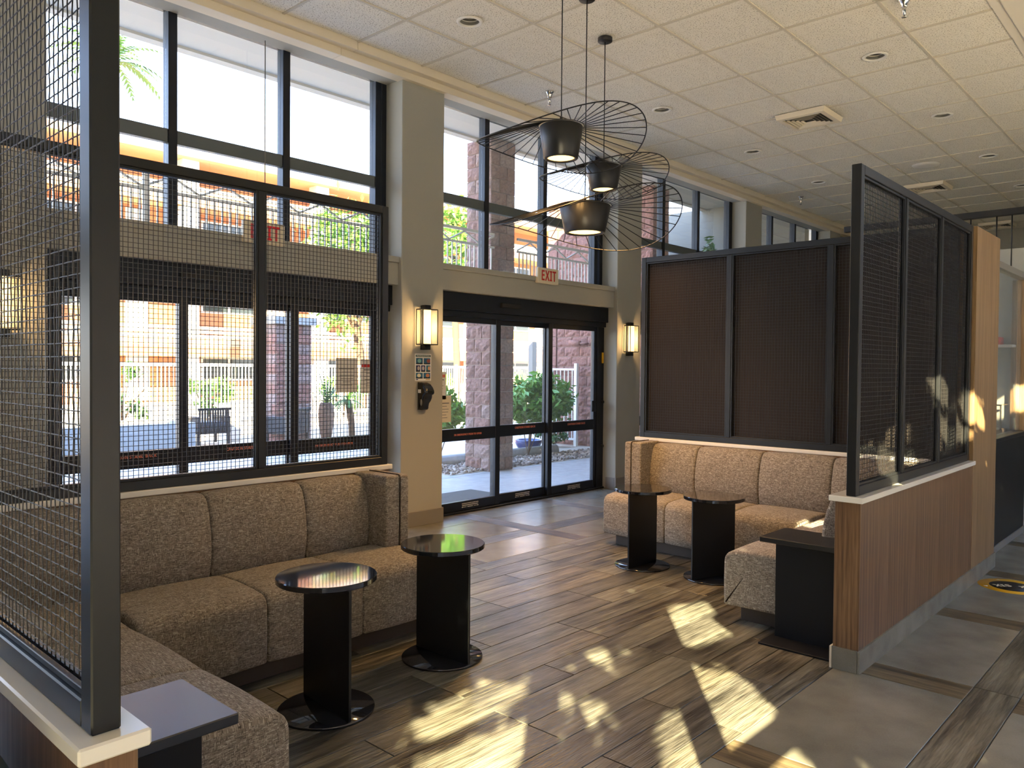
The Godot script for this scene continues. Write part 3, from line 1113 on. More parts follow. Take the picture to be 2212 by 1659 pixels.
func square_table(label: String, at: Vector3, turn: float) -> void:
	# local x: the narrow way, z: the long way; the panel stands across the middle
	var t := thing("square_side_table", label, "table", at)
	t.rotation.y = turn
	var st := begin()
	cbox(st, Vector3(-0.17, 0, -0.21), Vector3(0.17, 0.012, 0.21), 0.002)
	part("base_plate", st, M.table, t)
	st = begin()
	cbox(st, Vector3(-0.0065, 0.012, -0.185), Vector3(0.0065, 0.582, 0.205), 0.001)
	part("panel_leg", st, M.table, t)
	st = begin()
	cbox(st, Vector3(-0.17, 0.582, -0.21), Vector3(0.17, 0.612, 0.21), 0.003)
	part("table_top", st, M.satin, t)


func build_tables() -> void:
	round_table("round black side table in front of the left banquette, nearer its corner", Vector3(2.03, 0, -2.995), PI / 2 - 0.09)
	round_table("round black side table in front of the left banquette's arm end", Vector3(2.83, 0, -3.10), PI / 2)
	round_table("round black side table in front of the right banquette's arm end", Vector3(5.245, 0, -3.42), 0.03)
	round_table("round black side table in front of the right banquette, nearer its corner", Vector3(5.30, 0, -2.835), -0.34)
	square_table("square black side table tucked between the white capped low wall and left banquette", Vector3(0.845, 0, -2.135), -PI / 2)
	square_table("square black side table tucked between the half wall and right banquette", Vector3(4.375, 0, -1.755), 0)


# ---------------------------------------------------------------- pendants
func pendant(label: String, at: Vector3, r: float, h: float, taper: float, big: float, wave: float, turn: float) -> void:
	# at: the middle of the shade's lower rim
	var t := thing("pendant_lamp", label, "lamp", at, "wire brimmed pendants")
	var rb := r * taper
	var st := begin(true)
	lathe(st, Vector3.ZERO, [Vector2(rb * 0.80, 0.012), Vector2(rb * 0.80, 0.0), Vector2(rb - 0.004, 0.0), Vector2(rb, 0.004), Vector2(r - 0.003, h - 0.006), Vector2(r - 0.008, h), Vector2(r * 0.9, h + 0.004), Vector2(r * 0.3, h + 0.012), Vector2(0.016, h + 0.015)], 56)
	part("shade", st, M.shade, t)
	st = begin(true)
	lathe(st, Vector3.ZERO, [Vector2(0.0, 0.010), Vector2(rb * 0.798, 0.010)], 40)
	part("diffuser", st, M.glow_low, t)
	st = begin(true)
	lathe(st, Vector3.ZERO, [Vector2(0.030, h + 0.014), Vector2(0.018, h + 0.024), Vector2(0.011, h + 0.030), Vector2(0.010, h + 0.065), Vector2(0.0, h + 0.066)], 20)
	part("cord_grip", st, M.shade, t)
	st = begin(true)
	tube(st, [Vector3(0, h + 0.06, 0), Vector3(0, YC - at.y - 0.03, 0)], 0.0042, 8)
	part("cord", st, M.black, t)
	st = begin(true)
	lathe(st, Vector3(0, YC - at.y - 0.034, 0), [Vector2(0, 0), Vector2(0.058, 0), Vector2(0.062, 0.004), Vector2(0.062, 0.034)], 32)
	part("canopy", st, M.black, t)
	# brim: an inner ring on the shade, a wavy outer ring, straight spokes between them
	var rim := []
	var n := 120
	var fwd := Vector3(0.735, 0, -0.678)      # away from the room's entrance
	var side := Vector3(0.678, 0, 0.735)
	for i in n:
		var w := TAU * i / n
		rim.append((side * cos(w) + fwd * sin(w)) * big + Vector3(0, h - 0.165 * big - wave * sin(2 * (w + turn)) - 0.075 * big * sin(w) + wave * 0.35 * cos(w), 0))
	st = begin(true)
	tube(st, rim, 0.0044, 6, true)
	part("rim_wire", st, M.black, t)
	st = begin(true)
	var ring := []
	for i in 48:
		var w := TAU * i / 48
		ring.append((side * cos(w) + fwd * sin(w)) * (r + 0.004) + Vector3(0, h + 0.002, 0))
	tube(st, ring, 0.0026, 5, true)
	part("inner_ring", st, M.black, t)
	st = begin(true)
	for i in range(0, n, 3):
		var w := TAU * (i + 7.0) / n        # each spoke leans a little round the shade
		var inner := (side * cos(w) + fwd * sin(w)) * (r + 0.003) + Vector3(0, h + 0.002, 0)
		tube(st, [inner, rim[i]], 0.0033, 5)
	part("spokes", st, M.black, t)
	var l := SpotLight3D.new()
	l.name = "lamp_light"
	l.light_color = Color(1.0, 0.76, 0.46)
	l.light_energy = 3.0
	l.light_size = rb * 0.8
	l.spot_angle = 68.0
	l.spot_attenuation = 1.0
	l.spot_range = 30.0
	l.shadow_enabled = true
	t.add_child(l, true)
	l.position = Vector3(0, 0.004, 0)
	l.rotation_degrees = Vector3(-90, 0, 0)


func build_pendants() -> void:
	pendant("black pendant lamp with wire brim, the highest hung with the tallest shade", Vector3(4.322, 3.025, -3.532), 0.157, 0.226, 0.77, 0.5925, 0.075, -0.1)
	pendant("small black pendant lamp with wire brim, hung between the other two", Vector3(5.537, 3.09, -4.048), 0.156, 0.202, 0.75, 0.553, 0.055, -0.12)
	pendant("wide black pendant lamp with wire brim, the lowest hung", Vector3(4.824, 2.59, -3.70), 0.200, 0.206, 0.78, 0.729, 0.105, -0.05)


# ---------------------------------------------------------------- things on the walls
func sconce(label: String, x: float) -> void:
	var t := thing("wall_sconce", label, "lamp", Vector3(x, 1.72, -5.85), "wall sconces on the columns")
	var st := begin()
	cbox(st, Vector3(-0.035, 0.0, 0.0), Vector3(0.035, 0.43, 0.02), 0.003)
	part("back_plate", st, M.bronze, t)
	for y in [[0.0, 0.046], [0.392, 0.432]]:
		st = begin()
		cbox(st, Vector3(-0.036, y[0], 0.02), Vector3(0.036, y[1], 0.075), 0.003)
		part("block", st, M.bronze, t)
	for y in [0.046, 0.384]:
		st = begin()
		cbox(st, Vector3(-0.098, y, 0.008), Vector3(0.098, y + 0.010, 0.112), 0.002)
		part("frame_plate", st, M.bronze, t)
	for xx in [-0.098, 0.090]:
		for z in [0.008, 0.104]:
			st = begin()
			cbox(st, Vector3(xx, 0.056, z), Vector3(xx + 0.008, 0.384, z + 0.008), 0.001)
			part("frame_bar", st, M.bronze, t)
	for g in [[-0.090, 0.090, 0.108, 0.110], [-0.095, -0.093, 0.016, 0.104], [0.093, 0.095, 0.016, 0.104]]:
		st = begin()
		box(st, Vector3(g[0], 0.056, g[2]), Vector3(g[1], 0.384, g[3]))
		part("glass_pane", st, M.glass, t)
	st = begin(true)
	lathe(st, Vector3(0, 0.056, 0.062), [Vector2(0.0, 0.0), Vector2(0.037, 0.0), Vector2(0.037, 0.328), Vector2(0.0, 0.328)], 24)
	part("diffuser", st, M.glow, t)
	var l := OmniLight3D.new()
	l.name = "lamp_light"
	l.light_color = Color(1.0, 0.79, 0.52)
	l.light_energy = 0.22
	l.light_size = 0.05
	l.omni_range = 30.0
	l.omni_attenuation = 2.0
	l.shadow_enabled = true
	t.add_child(l, true)
	l.position = Vector3(0, 0.22, 0.062)


func exit_sign(label: String, at: Vector3, ink: Material = null) -> void:
	var t := thing("exit_sign", label, "sign", at)
	var st := begin()
	cbox(st, Vector3(-0.185, 0.0, 0.0), Vector3(0.185, 0.178, 0.05), 0.008)
	var body := part("case", st, M.cream, t)
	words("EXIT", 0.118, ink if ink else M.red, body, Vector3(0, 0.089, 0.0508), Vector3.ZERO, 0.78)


func build_wall_things() -> void:
	sconce("black framed glass wall lamp beside the sliding door, above the poster", 5.06)
	sconce("black framed glass wall lamp beside the end of the dark backed screen", 8.56)
	sconce("black framed glass wall lamp seen through both wire mesh screens", 1.49)
	exit_sign("cream exit sign with red letters on the ledge, in plain view", Vector3(6.957, 2.522, -5.90))
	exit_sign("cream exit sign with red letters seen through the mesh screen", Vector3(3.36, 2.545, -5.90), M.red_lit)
	# poster: printed sheet with rows of small pictures
	var im := Image.create(256, 320, false, Image.FORMAT_RGB8)
	im.fill(rgb(236, 238, 236))
	im.fill_rect(Rect2i(4, 6, 248, 28), rgb(70, 98, 96))
	var blocks := [[8, 46, 112, 76], [134, 46, 112, 76], [8, 134, 70, 80], [92, 134, 70, 80], [176, 134, 70, 80], [8, 226, 112, 70], [134, 226, 112, 70]]
	for i in blocks.size():
		var q: Array = blocks[i]
		im.fill_rect(Rect2i(q[0], q[1], q[2], q[3]), [rgb(34, 88, 122), rgb(38, 96, 136), rgb(40, 48, 92), rgb(54, 62, 110), rgb(64, 120, 150), rgb(44, 104, 140), rgb(40, 108, 150)][i])
		im.fill_rect(Rect2i(q[0], q[1] + q[3] - 14, q[2], 14), rgb(24, 34, 44))
		for y in q[3] - 16:
			for x in q[2]:
				var e := Vector2((x - q[2] * [0.5, 0.72, 0.6, 0.5, 0.7, 0.45, 0.6][i]) / (q[2] * 0.28), (y - q[3] * 0.45) / (q[3] * 0.32))
				if e.length() < 1.0:
					im.set_pixel(q[0] + x, q[1] + y, [rgb(120, 176, 178), rgb(150, 84, 74), rgb(190, 178, 172), rgb(196, 190, 190), rgb(220, 170, 130), rgb(226, 220, 190), rgb(200, 134, 96)][i])
	im.fill_rect(Rect2i(10, 302, 34, 12), rgb(60, 66, 130))
	im.fill_rect(Rect2i(170, 302, 72, 10), rgb(190, 160, 70))
	im.generate_mipmaps()
	var pm := mat(Color.WHITE, 0.5)
	pm.albedo_texture = ImageTexture.create_from_image(im)
	var t := thing("poster", "white poster with rows of blue pictures on the column below the lamp", "poster", Vector3(5.061, 1.548, -5.849))
	var st := begin()
	box(st, Vector3(-0.104, -0.133, 0), Vector3(0.104, 0.133, 0.004))
	var sheet := part("sheet", st, M.white, t)
	var qm := QuadMesh.new()
	qm.size = Vector2(0.198, 0.256)
	put("print", qm, pm, sheet, Vector3(0, 0, 0.0046))
	words("Stop the Spread of Germs", 0.0105, M.white, sheet, Vector3(0, 0.113, 0.0050), Vector3.ZERO, 0.92)
	# soap dispenser: a dark case whose hood leans out over the hand
	t = thing("soap_dispenser", "black wall mounted hand sanitizer dispenser below the poster", "dispenser", Vector3(4.985, 1.135, -5.85))
	st = begin(true)
	var prof := [Vector2(0.0, 0.0), Vector2(0.045, 0.0), Vector2(0.055, 0.012), Vector2(0.060, 0.055), Vector2(0.090, 0.085), Vector2(0.105, 0.115), Vector2(0.108, 0.145), Vector2(0.128, 0.150), Vector2(0.140, 0.165), Vector2(0.138, 0.190), Vector2(0.118, 0.222), Vector2(0.085, 0.252), Vector2(0.045, 0.268), Vector2(0.0, 0.270)]
	pad(st, prof, 0.115, Transform3D.IDENTITY, 0.022, 0.0)
	part("case", st, M.gloss_black, t)
	st = begin()
	cbox(st, Vector3(-0.0015, 0.165, 0.018), Vector3(0.002, 0.20, 0.062), 0.002)
	part("label_plate", st, M.white, t)
	st = begin(true)
	lathe(st, Vector3.ZERO, [Vector2(0.0, -0.001), Vector2(0.022, 0.0), Vector2(0.020, 0.003), Vector2(0.0, 0.004)], 20)
	var o := part("view_window", st, M.dim, t, Vector3(0.001, 0.075, 0.065))
	o.rotation_degrees = Vector3(0, 0, 90)
	o.scale = Vector3(1.5, 1, 0.7)
	# notices taped to the door glass
	for n in [[5.47, 1.36, 0.215, 0.29, -6.08, "white notice taped to the door glass beside the column"], [5.545, 1.115, 0.215, 0.28, -6.08, "second white notice taped to the door glass beside the column, lower down"], [4.33, 1.47, 0.24, 0.32, -6.08, "white notice with a small picture, taped inside the door behind the mesh screen"], [4.60, 1.46, 0.22, 0.32, -6.08, "notice with a red headline, taped to the door behind the mesh screen"]]:
		var s := thing("door_notice", n[5], "notice", Vector3(n[0], n[1], n[4]), "")
		var s2 := begin()
		box(s2, Vector3(-n[2] / 2, -n[3] / 2, 0), Vector3(n[2] / 2, n[3] / 2, 0.002))
		var page := part("sheet", s2, M.cream if n[1] < 1.2 else M.white, s)
		if n[0] > 4.5 and n[1] > 1.2:
			s2 = begin()
			box(s2, Vector3(-n[2] / 2 + 0.01, 0.085, 0.002), Vector3(n[2] / 2 - 0.01, 0.115, 0.003))
			part("print_band", s2, M.red if n[0] < 5 else M.salmon, page)
		s2 = begin()
		for k in 6:
			var half: float = n[2] * [0.36, 0.22, 0.33, 0.30, 0.18, 0.25][k]
			box(s2, Vector3(-half, 0.055 - 0.03 * k, 0.002), Vector3(half, (0.066 if k == 0 else 0.061) - 0.03 * k, 0.0026))
		part("print_lines", s2, M.dim, page)


# ---------------------------------------------------------------- things on the ceiling
func build_ceiling_things() -> void:
	var spots := [[0, -4.6975], [4, -4.6975], [4, -2.4625], [7, -2.4625], [7, -4.6975], [10, -2.4625], [10, -4.6975], [13, -2.4625], [13, -4.6975]]
	var names := ["unlit round recessed downlight near the window trim, before the pendants", "unlit round recessed downlight right behind the pendant wire brims", "unlit round recessed downlight between ceiling border and nearest air diffuser", "unlit round recessed downlight past the nearest air diffuser, on the border side", "unlit round recessed downlight past the nearest air diffuser, on the window side", "unlit round recessed downlight beside the wide flat ceiling speaker, border side", "unlit round recessed downlight above the dark backed screen, near a sprinkler", "unlit round recessed downlight beyond the second air diffuser, on the border side", "unlit round recessed downlight beyond the second air diffuser, on the window side"]
	for i in spots.size():
		var x: float = ceiling_x(spots[i][0]) + 0.3675
		var t := thing("downlight", names[i], "light", Vector3(x, YC, spots[i][1]), "recessed downlights")
		var st := begin(true)
		lathe(st, Vector3.ZERO, [Vector2(0.082, 0.012), Vector2(0.080, -0.001), Vector2(0.092, -0.005), Vector2(0.106, -0.004), Vector2(0.110, 0.006)], 40)
		part("trim_ring", st, M.white, t)
		st = begin(true)
		lathe(st, Vector3.ZERO, [Vector2(0.0, 0.125), Vector2(0.06, 0.122), Vector2(0.072, 0.11), Vector2(0.078, 0.05), Vector2(0.082, 0.008)], 40)
		var cup := part("reflector", st, M.dim, t)
		for y in [0.035, 0.06, 0.085]:
			st = begin(true)
			lathe(st, Vector3(0, y, 0), [Vector2(0.079, 0.0), Vector2(0.073, 0.003), Vector2(0.078, 0.008)], 32)
			part("baffle_ring", st, M.white, cup)
	var t2 := thing("ceiling_speaker", "wide flat round ceiling fitting near the mesh screen top", "speaker", Vector3(11.86, YC, -3.207))
	var s1 := begin(true)
	lathe(s1, Vector3.ZERO, [Vector2(0, -0.010), Vector2(0.10, -0.016), Vector2(0.16, -0.010), Vector2(0.175, 0.006)], 40)
	part("cover", s1, M.white, t2)
	# square louvred air diffusers
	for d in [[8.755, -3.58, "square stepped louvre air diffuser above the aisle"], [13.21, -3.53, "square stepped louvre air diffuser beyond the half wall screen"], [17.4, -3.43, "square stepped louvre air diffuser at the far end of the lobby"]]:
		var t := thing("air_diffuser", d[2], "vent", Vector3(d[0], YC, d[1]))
		var st := begin()
		var rings := [[0.275, 0.0, 0.262, -0.052], [0.262, -0.052, 0.214, -0.056], [0.214, -0.056, 0.206, -0.012], [0.182, -0.056, 0.168, -0.040], [0.144, -0.056, 0.130, -0.040], [0.106, -0.056, 0.092, -0.040], [0.068, -0.056, 0.054, -0.040]]
		for k in rings.size():
			var q: Array = rings[k]
			if k == 0 or k > 2:
				st = begin()
			for s in 4:
				var b := Basis(Vector3.UP, PI / 2 * s)
				poly(st, [b * Vector3(-q[0], q[1], q[0]), b * Vector3(q[0], q[1], q[0]), b * Vector3(q[2], q[3], q[2]), b * Vector3(-q[2], q[3], q[2])], Vector3.DOWN if k == 1 else b * Vector3(0, -0.4, 1.0 if k == 0 else -1.0))
			if k > 1:
				part("frame" if k == 2 else "louvre", st, M.trim, t)
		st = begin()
		box(st, Vector3(-0.208, -0.039, -0.208), Vector3(0.208, -0.037, 0.208))  # black plate painting in the shade between the louvres
		part("louvre_shade", st, M.black, t)
	for p in [[6.247, -5.265, "chrome sprinkler head hanging above the pendants, close to the window trim"], [6.496, -1.93, "chrome sprinkler head at the edge of the tile ceiling"], [12.69, -5.302, "chrome sprinkler head beyond the dark backed screen"]]:
		var t := thing("sprinkler", p[2], "sprinkler", Vector3(p[0], YC + 0.004, p[1]))
		var st := begin(true)
		lathe(st, Vector3.ZERO, [Vector2(0.0, -0.055), Vector2(0.020, -0.055), Vector2(0.022, -0.045), Vector2(0.034, -0.012), Vector2(0.044, -0.004), Vector2(0.044, 0.0)], 24)
		part("escutcheon", st, M.chrome, t)
		st = begin(true)
		lathe(st, Vector3.ZERO, [Vector2(0.0, -0.115), Vector2(0.010, -0.113), Vector2(0.012, -0.09), Vector2(0.015, -0.085), Vector2(0.015, -0.055)], 12)
		part("body", st, M.chrome, t)
		st = begin(true)
		lathe(st, Vector3.ZERO, [Vector2(0.0, -0.132), Vector2(0.019, -0.131), Vector2(0.019, -0.128), Vector2(0.004, -0.127), Vector2(0.004, -0.113)], 14)
		part("deflector", st, M.chrome, t)


# ---------------------------------------------------------------- beyond the half wall
func build_far_right() -> void:
	# counter front of dark panels with glass above, and the room behind it
	var t := thing("glass_counter", "dark panelled counter front with a framed glass screen, past the tall wood panel", "counter", Vector3(7.20, 0, -1.50))
	var st := begin()
	cbox(st, Vector3(0, 0, -0.06), Vector3(1.8, 0.95, 0.0), 0.003)
	part("front_panel", st, M.steel, t)
	st = begin()
	cbox(st, Vector3(0, 0, 0.0), Vector3(1.8, 0.06, 0.012), 0.002)
	part("kick_strip", st, M.dim, t)
	st = begin()
	cbox(st, Vector3(0, 0.95, -0.10), Vector3(1.8, 0.985, 0.02), 0.004)
	part("sill", st, M.steel, t)
	for x in [0.0]:
		st = begin()
		cbox(st, Vector3(x, 0.985, -0.06), Vector3(x + 0.03, 2.44, -0.02), 0.002)
		part("glazing_bar", st, M.chrome if x == 0.0 else M.oak, t)
		pane(t, "pane", x + 0.03, x + 1.72, 0.985, 2.44, -0.04)
	st = begin()
	cbox(st, Vector3(0, 2.44, -0.08), Vector3(1.8, 2.50, 0.0), 0.003)
	part("head_rail", st, M.dim, t)
	st = begin()
	cbox(st, Vector3(1.72, 0.985, -0.12), Vector3(1.80, 2.44, -0.0), 0.003)
	part("jamb_post", st, M.oak, t)
	var w := setting("wall_store", "pale side wall behind the glass counter")
	st = begin()
	box(st, Vector3(9.0, 0, -4.2), Vector3(9.12, 2.76, -1.5))
	part("board", st, M.paint, w)
	t = thing("wall_shelf", "white wall shelf behind the glass counter", "shelf", Vector3(8.76, 1.79, -1.62))
	st = begin()
	cbox(st, Vector3(0, 0, -1.0), Vector3(0.24, 0.025, 0.04), 0.003)
	part("board", st, M.white, t)
	t = thing("red_box", "red box standing on the shelf behind the glass counter", "box", Vector3(8.80, 1.815, -1.80))
	st = begin()
	cbox(st, Vector3(0, 0, 0), Vector3(0.16, 0.075, 0.11), 0.003)
	part("carton", st, M.red, t)
	t = thing("back_counter", "wood back counter behind the glass", "counter", Vector3(8.45, 0, -3.06))
	st = begin()
	cbox(st, Vector3(0, 0, 0), Vector3(0.54, 1.0, 1.40), 0.004)
	part("carcass", st, M.oak, t)
	t = thing("display_case", "small glass display case on the back counter", "case", Vector3(8.6, 1.0, -1.95))
	st = begin()
	box(st, Vector3(0.006, 0.0, 0.0), Vector3(0.01, 0.24, 0.32))
	part("pane", st, M.glass, t)
	st = begin()
	for b in [[0, 0.012, 0, 0.24], [0.308, 0.32, 0, 0.24], [0, 0.32, 0.23, 0.242]]:
		box(st, Vector3(0, b[2], b[0]), Vector3(0.012, b[3], b[1]))
	box(st, Vector3(0.0, 0.235, 0.0), Vector3(0.3, 0.242, 0.32))
	part("frame", st, M.chrome, t)
	t = thing("picture_frame", "small dark framed card standing on the back counter", "frame", Vector3(8.50, 1.0, -1.72))
	st = begin()
	cbox(st, Vector3(-0.01, 0, -0.07), Vector3(0.01, 0.20, 0.07), 0.003)
	part("frame", st, M.dim, t)
	st = begin()
	box(st, Vector3(-0.012, 0.015, -0.055), Vector3(-0.01, 0.185, 0.055))
	part("card", st, M.cream, t)
	# black ceiling rail with hanging rods
	t = thing("ceiling_rail", "black rail under the ceiling with thin hanging rods", "rail", Vector3(8.3, 2.97, -2.1))
	st = begin()
	cbox(st, Vector3(-0.03, 0, -0.9), Vector3(0.03, 0.06, 1.5), 0.004)
	part("beam", st, M.black, t)
	for z in [0.25, 0.46, 0.58, 0.8]:
		st = begin(true)
		tube(st, [Vector3(0, -0.47, z), Vector3(0, 0.0, z)], 0.006, 6)
		part("rod", st, M.black, t)
	for z in [0.95, 1.4]:
		st = begin(true)
		tube(st, [Vector3(0, 0.06, z), Vector3(0, YC - 2.97, z)], 0.006, 6)
		part("hanger", st, M.black, t)
	# round floor sticker
	t = thing("floor_sticker", "yellow ring floor sticker with a black centre beside the stone skirting", "sticker", Vector3(6.615, 0.0, -1.165))
	st = begin(true)
	lathe(st, Vector3.ZERO, [Vector2(0.215, 0.0), Vector2(0.215, 0.0012), Vector2(0.0, 0.0012)], 64)
	part("ring", st, M.yellow, t)
	st = begin(true)
	lathe(st, Vector3.ZERO, [Vector2(0.142, 0.0012), Vector2(0.142, 0.0018), Vector2(0.0, 0.0018)], 64)
	var mid := part("centre", st, M.black, t)
	words("SIX", 0.055, M.cream, mid, Vector3(-0.02, 0.0022, -0.055), Vector3(-90, 130, 0))
	st = begin()
	box(st, Vector3(0.03, 0.0018, 0.035), Vector3(0.045, 0.0024, 0.105))
	box(st, Vector3(0.005, 0.0018, 0.055), Vector3(0.07, 0.0024, 0.067))
	part("arrow", st, M.cream, t)
	for k in 4:
		var w2 := PI / 4 + k * PI / 2
		st = begin()
		poly(st, [Vector3(cos(w2) * 0.18, 0.0016, sin(w2) * 0.18), Vector3(cos(w2 + 0.16) * 0.165, 0.0016, sin(w2 + 0.16) * 0.165), Vector3(cos(w2 + 0.16) * 0.195, 0.0016, sin(w2 + 0.16) * 0.195)], Vector3.UP)
		part("arrow_head", st, M.cream, t)
	# armchair whose dark teal back shows at the low wall
	t = thing("armchair", "dark teal leather armchair backed against the low walnut wall", "chair", Vector3(0.02, 0, -1.95))
	st = begin(true)
	var back := [Vector2(0.30, 0.30), Vector2(0.395, 0.32), Vector2(0.40, 0.60)]
	back.append_array(arc2(Vector2(0.345, 0.80), 0.055, 0, 180, 8))
	back.append_array([Vector2(0.27, 0.60), Vector2(0.26, 0.42)])
	var rot := Transform3D(Basis(Vector3.FORWARD, Vector3.UP, Vector3.RIGHT), Vector3(0, 0, 0.50))
	pad(st, back, 0.72, rot, 0.05, 0.01)
	part("backrest", st, M.teal, t)
	st = begin(true)
	var seat := [Vector2(0.27, 0.24), Vector2(0.27, 0.44), Vector2(0.0, 0.46), Vector2(-0.28, 0.45)]
	seat.append_array(arc2(Vector2(-0.28, 0.41), 0.04, 90, 180, 4))
	seat.append_array([Vector2(-0.32, 0.26), Vector2(-0.29, 0.24)])
	pad(st, seat, 0.60, Transform3D(Basis(Vector3.FORWARD, Vector3.UP, Vector3.RIGHT), Vector3(0, 0, 0.44)), 0.03, 0.008)
	part("seat", st, M.teal, t)
	for x in [-0.26, 0.34]:
		for z in [-0.12, 0.38]:
			st = begin(true)
			tube(st, [Vector3(x, 0, z), Vector3(x, 0.30, z)], 0.016, 10)
			part("leg", st, M.black, t)


# ---------------------------------------------------------------- outside, beyond the glass
func split_block(w: float, h: float, sd: int, rough := 0.034) -> ArrayMesh:
	# a split faced concrete block: rough front in the plane z = 0 .. rough, w x h, centred
	var st := begin()
	var n := FastNoiseLite.new()
	n.seed = sd
	n.frequency = 9.0
	n.fractal_octaves = 3
	var nx := maxi(3, int(w / 0.05))
	var ny := 4
	var g := []
	for j in ny + 1:
		var row := []
		for i in nx + 1:
			var e := 1.0 if (i > 0 and i < nx and j > 0 and j < ny) else 0.25
			row.append(Vector3(-w / 2 + w * i / nx, -h / 2 + h * j / ny, rough * e * (0.75 + n.get_noise_2d(i * w / nx + sd * 3.1, j * h / ny))))
		g.append(row)
	for j in ny:
		for i in nx:
			poly(st, [g[j][i], g[j][i + 1], g[j + 1][i + 1]], Vector3.BACK, Vector2(sd * 0.37, sd * 0.19))
			poly(st, [g[j][i], g[j + 1][i + 1], g[j + 1][i]], Vector3.BACK, Vector2(sd * 0.37, sd * 0.19))
	for e in [[Vector3(-w / 2, 0, 0), Vector3.LEFT], [Vector3(w / 2, 0, 0), Vector3.RIGHT]]:
		var p: Vector3 = e[0]
		poly(st, [p + Vector3(0, -h / 2, -0.02), p + Vector3(0, h / 2, -0.02), p + Vector3(0, h / 2, rough * 0.25), p + Vector3(0, -h / 2, rough * 0.25)], e[1])
	for e in [[-h / 2, Vector3.DOWN], [h / 2, Vector3.UP]]:
		poly(st, [Vector3(-w / 2, e[0], -0.02), Vector3(w / 2, e[0], -0.02), Vector3(w / 2, e[0], rough * 0.25), Vector3(-w / 2, e[0], rough * 0.25)], e[1])
	return done(st)


func stone_face(parent: Node, origin: Vector3, turn: float, width: float, height: float, course: float, splits: Array, lib: Dictionary, mats: Array) -> void:
	# courses of blocks on a face; local x along it, the face looks along local z
	var b := Basis(Vector3.UP, turn)
	var rows := int(round(height / course))
	for r in rows:
		var sp: Array = splits[r % splits.size()]
		var x := 0.0
		for f in sp:
			var w: float = f * width
			var key := "%.3f_%d" % [w, rng.randi() % 4]
			if not lib.has(key):
				lib[key] = split_block(w - 0.009, course - 0.009, lib.size() + 1)
			var o := put("stone_block", lib[key], mats[rng.randi() % mats.size()], parent, origin + b * Vector3(x + w / 2, course * (r + 0.5), 0))
			o.rotation.y = turn
			x += w


func leaf_quad(st: SurfaceTool, p: Vector3, size: float, b: Basis) -> void:
	var a := p + b * Vector3(0, -size, 0)
	var c := p + b * Vector3(0, size, 0)
	var l := p + b * Vector3(-size * 0.42, 0, size * 0.12)
	var r := p + b * Vector3(size * 0.42, 0, size * 0.12)
	for v in [a, l, c, a, c, r]:
		st.set_uv(Vector2(v.x, v.y))
		st.add_vertex(v)


func random_basis() -> Basis:
	return Basis.from_euler(Vector3(rng.randf() * TAU, rng.randf() * TAU, rng.randf() * TAU))


func foliage(centre: Vector3, radii: Vector3, count: int, size: float) -> SurfaceTool:
	var st := begin()
	# clumps of leaves, fuller towards the outside of the crown
	var clumps := []
	for i in maxi(8, count / 40):
		var d := Vector3(rng.randfn(), rng.randfn(), rng.randfn()).normalized()
		clumps.append(d * (0.45 + 0.5 * rng.randf()))
	for i in count:
		var c: Vector3 = clumps[rng.randi() % clumps.size()]
		var q := c + Vector3(rng.randfn(), rng.randfn(), rng.randfn()) * 0.13
		leaf_quad(st, centre + q * radii, size * (0.7 + 0.6 * rng.randf()), random_basis())
	return st


func tree(called: String, label: String, base: Vector3, crown: Vector3, radii: Vector3, count: int, size: float, m: Material, trunk := 0.12) -> void:
	var t := thing(called, label, "tree" if called.ends_with("tree") else "shrub", base)
	part("foliage", foliage(crown - base, radii, count, size), m, t)
	var st := begin(true)
	var top := crown - base
	tube(st, [Vector3.ZERO, top * 0.3 + Vector3(trunk * 0.6, 0, 0), top * 0.7, top], trunk, 7)
	var fork := 0.05 if called.contains("shrub") else 0.55
	for k in 4:
		var w := TAU * k / 4 + 0.5
		tube(st, [top * fork, top * 0.85 + Vector3(cos(w) * radii.x * 0.35, 0, sin(w) * radii.z * 0.35), top + Vector3(cos(w) * radii.x * 0.7, radii.y * 0.3, sin(w) * radii.z * 0.7)], trunk * 0.4, 5)
	part("trunk", st, M.bark, t)


func frond(st: SurfaceTool, from: Vector3, dir: Vector3, length: float, droop: float, wide: float) -> void:
	# a feather leaf: a bent spine with narrow leaflets on both sides
	var side := dir.cross(Vector3.UP).normalized()
	var n := 12
	var p := from
	var d := dir.normalized()
	for i in n:
		var q := p + d * (length / n)
		var f := float(i) / n
		var w := wide * sin(PI * clampf(f * 0.9 + 0.08, 0, 1))
		for s in [-1.0, 1.0]:
			var tip: Vector3 = q + side * s * w + d * w * 0.5 - Vector3(0, w * 0.35, 0)
			for v in [p, tip, q]:
				st.set_uv(Vector2(v.x, v.y))
				st.add_vertex(v)
		d = (d - Vector3(0, droop / n, 0)).normalized()
		p = q


func palm(label: String, base: Vector3, tall: float, r: float, n: int, lean: Vector3, trunk_r: float, fl: float) -> void:
	var t := thing("palm_tree", label, "palm", base)
	var top := Vector3(0, tall, 0) + lean
	var st := begin(true)
	tube(st, [Vector3.ZERO, Vector3(0, tall * 0.4, 0) + lean * 0.15, Vector3(0, tall * 0.75, 0) + lean * 0.6, top], trunk_r, 8)
	part("trunk", st, M.bark, t)
	st = begin()
	for i in n:
		var w := TAU * i / n + rng.randf() * 0.3
		var e := deg_to_rad(lerpf(10, 75, rng.randf()))
		frond(st, top, Vector3(cos(w) * cos(e), sin(e), sin(w) * cos(e)), r * (0.8 + 0.4 * rng.randf()), 1.5, fl)
	part("fronds", st, M.leaf0, t)


